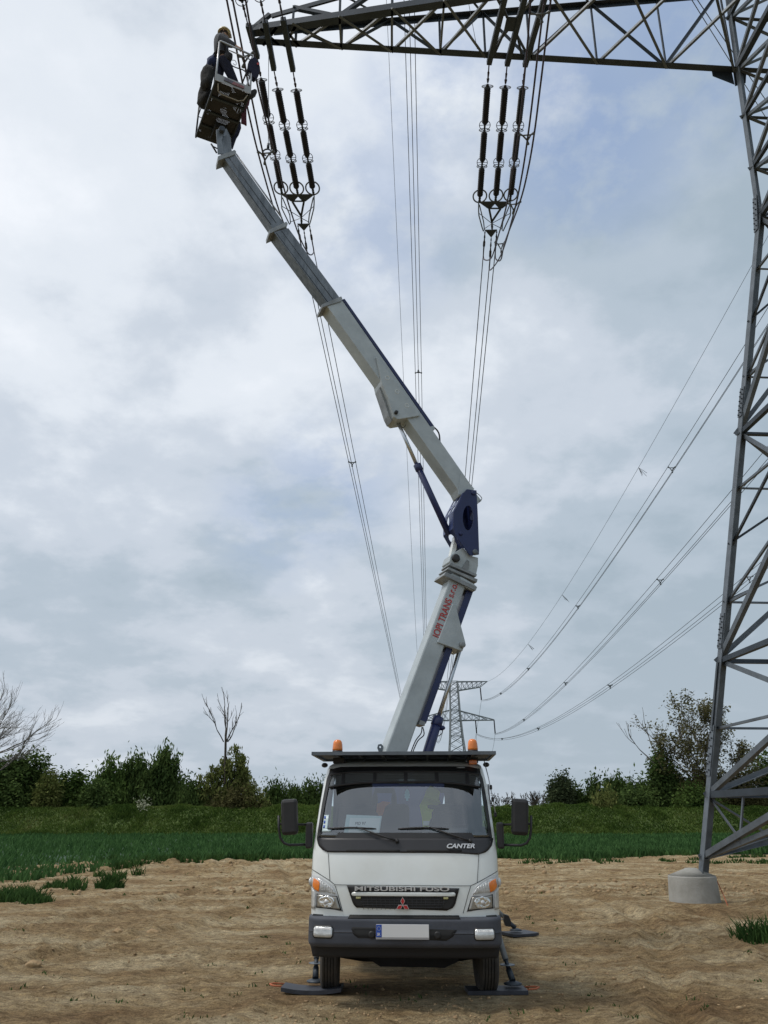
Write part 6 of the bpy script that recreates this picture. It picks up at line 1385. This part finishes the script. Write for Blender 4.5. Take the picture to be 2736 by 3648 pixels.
for s_ in (-1, 1): m = MB(); m.ball(headc + fd * .082 + sdv * .032 * s_ + UZ * .022, .010, 6, 5); m.build('eye', HAIR, worker); m = MB(); m.ball(headc + sdv * .09 * s_, .022, 6, 5, (.5, 1, 1.4)); m.build('ear', SKIN, worker)
m = MB(); m.tube([headc + fd * .085 - UZ * .045 + sdv * .022, headc + fd * .092 - UZ * .048, headc + fd * .085 - UZ * .045 - sdv * .022], .005, 5); m.build('mouth', MAROON, worker)
m = MB(); m.ball(headc - fd * .02 + UZ * .015, .098, 12, 8); m.build('hair', HAIR, worker)
hu = (UZ * .9 + fd * -.15).normalized(); m = MB(); m.lathe(headc + hu * .02, hu, [(-.005, .145), (.012, .142), (.014, .126), (.05, .122), (.085, .10), (.115, .065), (.13, .02)], 20); hm_ = m.build('helmet', HELM, worker)
m = MB(); m.plate([headc + hu * .022 + fd * .10 + sdv * .09, headc + hu * .016 + fd * .19 + sdv * .05, headc + hu * .016 + fd * .19 - sdv * .05, headc + hu * .022 + fd * .10 - sdv * .09], hu, .008); m.build('visor_peak', HELM, hm_)
m = MB(); m.tube([headc + hu * .02 + sdv * .11, headc + fd * .05 - UZ * .11, headc + hu * .02 - sdv * .11], .007, 5); m.build('chin_strap', STRAP, hm_)
skin('trousers', [(pel + UZ * .10, .16), (hipL, .125), (kneL + (hipL - kneL) * .5, .105), (kneL, .085), (fooL + UZ * .06, .075), (hipR, .125), (kneR + (hipR - kneR) * .5, .108), (kneR, .085), (fooR + (kneR - fooR) * .15, .075)], [(0, 1), (1, 2), (2, 3), (3, 4), (0, 5), (5, 6), (6, 7), (7, 8)], TROU, worker)
skin('shirt', [(pel + UZ * .03, .17), (spine, .165), (chest, .175), (neck - UZ * .03, .075), (shL, .095), (elL, .065), (haL.lerp(elL, .12), .048), (shR, .095), (elR, .065), (haR.lerp(elR, .12), .048)], [(0, 1), (1, 2), (2, 3), (2, 4), (4, 5), (5, 6), (2, 7), (7, 8), (8, 9)], SHIRT, worker)
for f_, k_, t__ in ((fooL, kneL, tl), (fooR, kneR, tr_)):
    o = skin('work_boot', [(f_ + UZ * .08, .055), (f_ - UZ * .0, .05), (f_.lerp(t__, .6) - UZ * .01, .048), (t__ - UZ * .01, .042)], [(0, 1), (1, 2), (2, 3)], BLACK, worker)
m = MB(); c = pel.lerp(spine, .35); m.ring(c, UZ, .185, .022, 20, 6); m.build('harness_belt', STRAP, worker)
for a, b in ((pel - ey * .17 + UZ * .1, shR - ey * .10 + UZ * .05), (pel - ey * .17 + UZ * .1, shL - ey * .1 + UZ * .06)): m = MB(); m.tube([a, a.lerp(b, .5) - ey * .03, b], .014, 5); m.build('harness_strap', STRAP, worker)
m = MB(); blob(m, pel - ey * .19 + ex * .08 - UZ * .02, .09, .06, .12, 10, 8, .15, 4); m.build('tool_pouch', STRAP, worker)
lan = [pel + ex * .16, wp_(838, 240, .1), wp_(870, 252, .03), bk3(1, 0, .42)]; m = MB(); m.tube(smooth(lan, 5), .013, 5); m.build('lanyard', STRAP, worker)
m = MB(); m.tube(smooth([pel + ex * .15 + UZ * .1, wp_(836, 215, .1), wp_(842, 226, .1), wp_(838, 232, .1), wp_(830, 226, .1)], 5), .007, 5); m.build('rope_coil', ALU, worker)
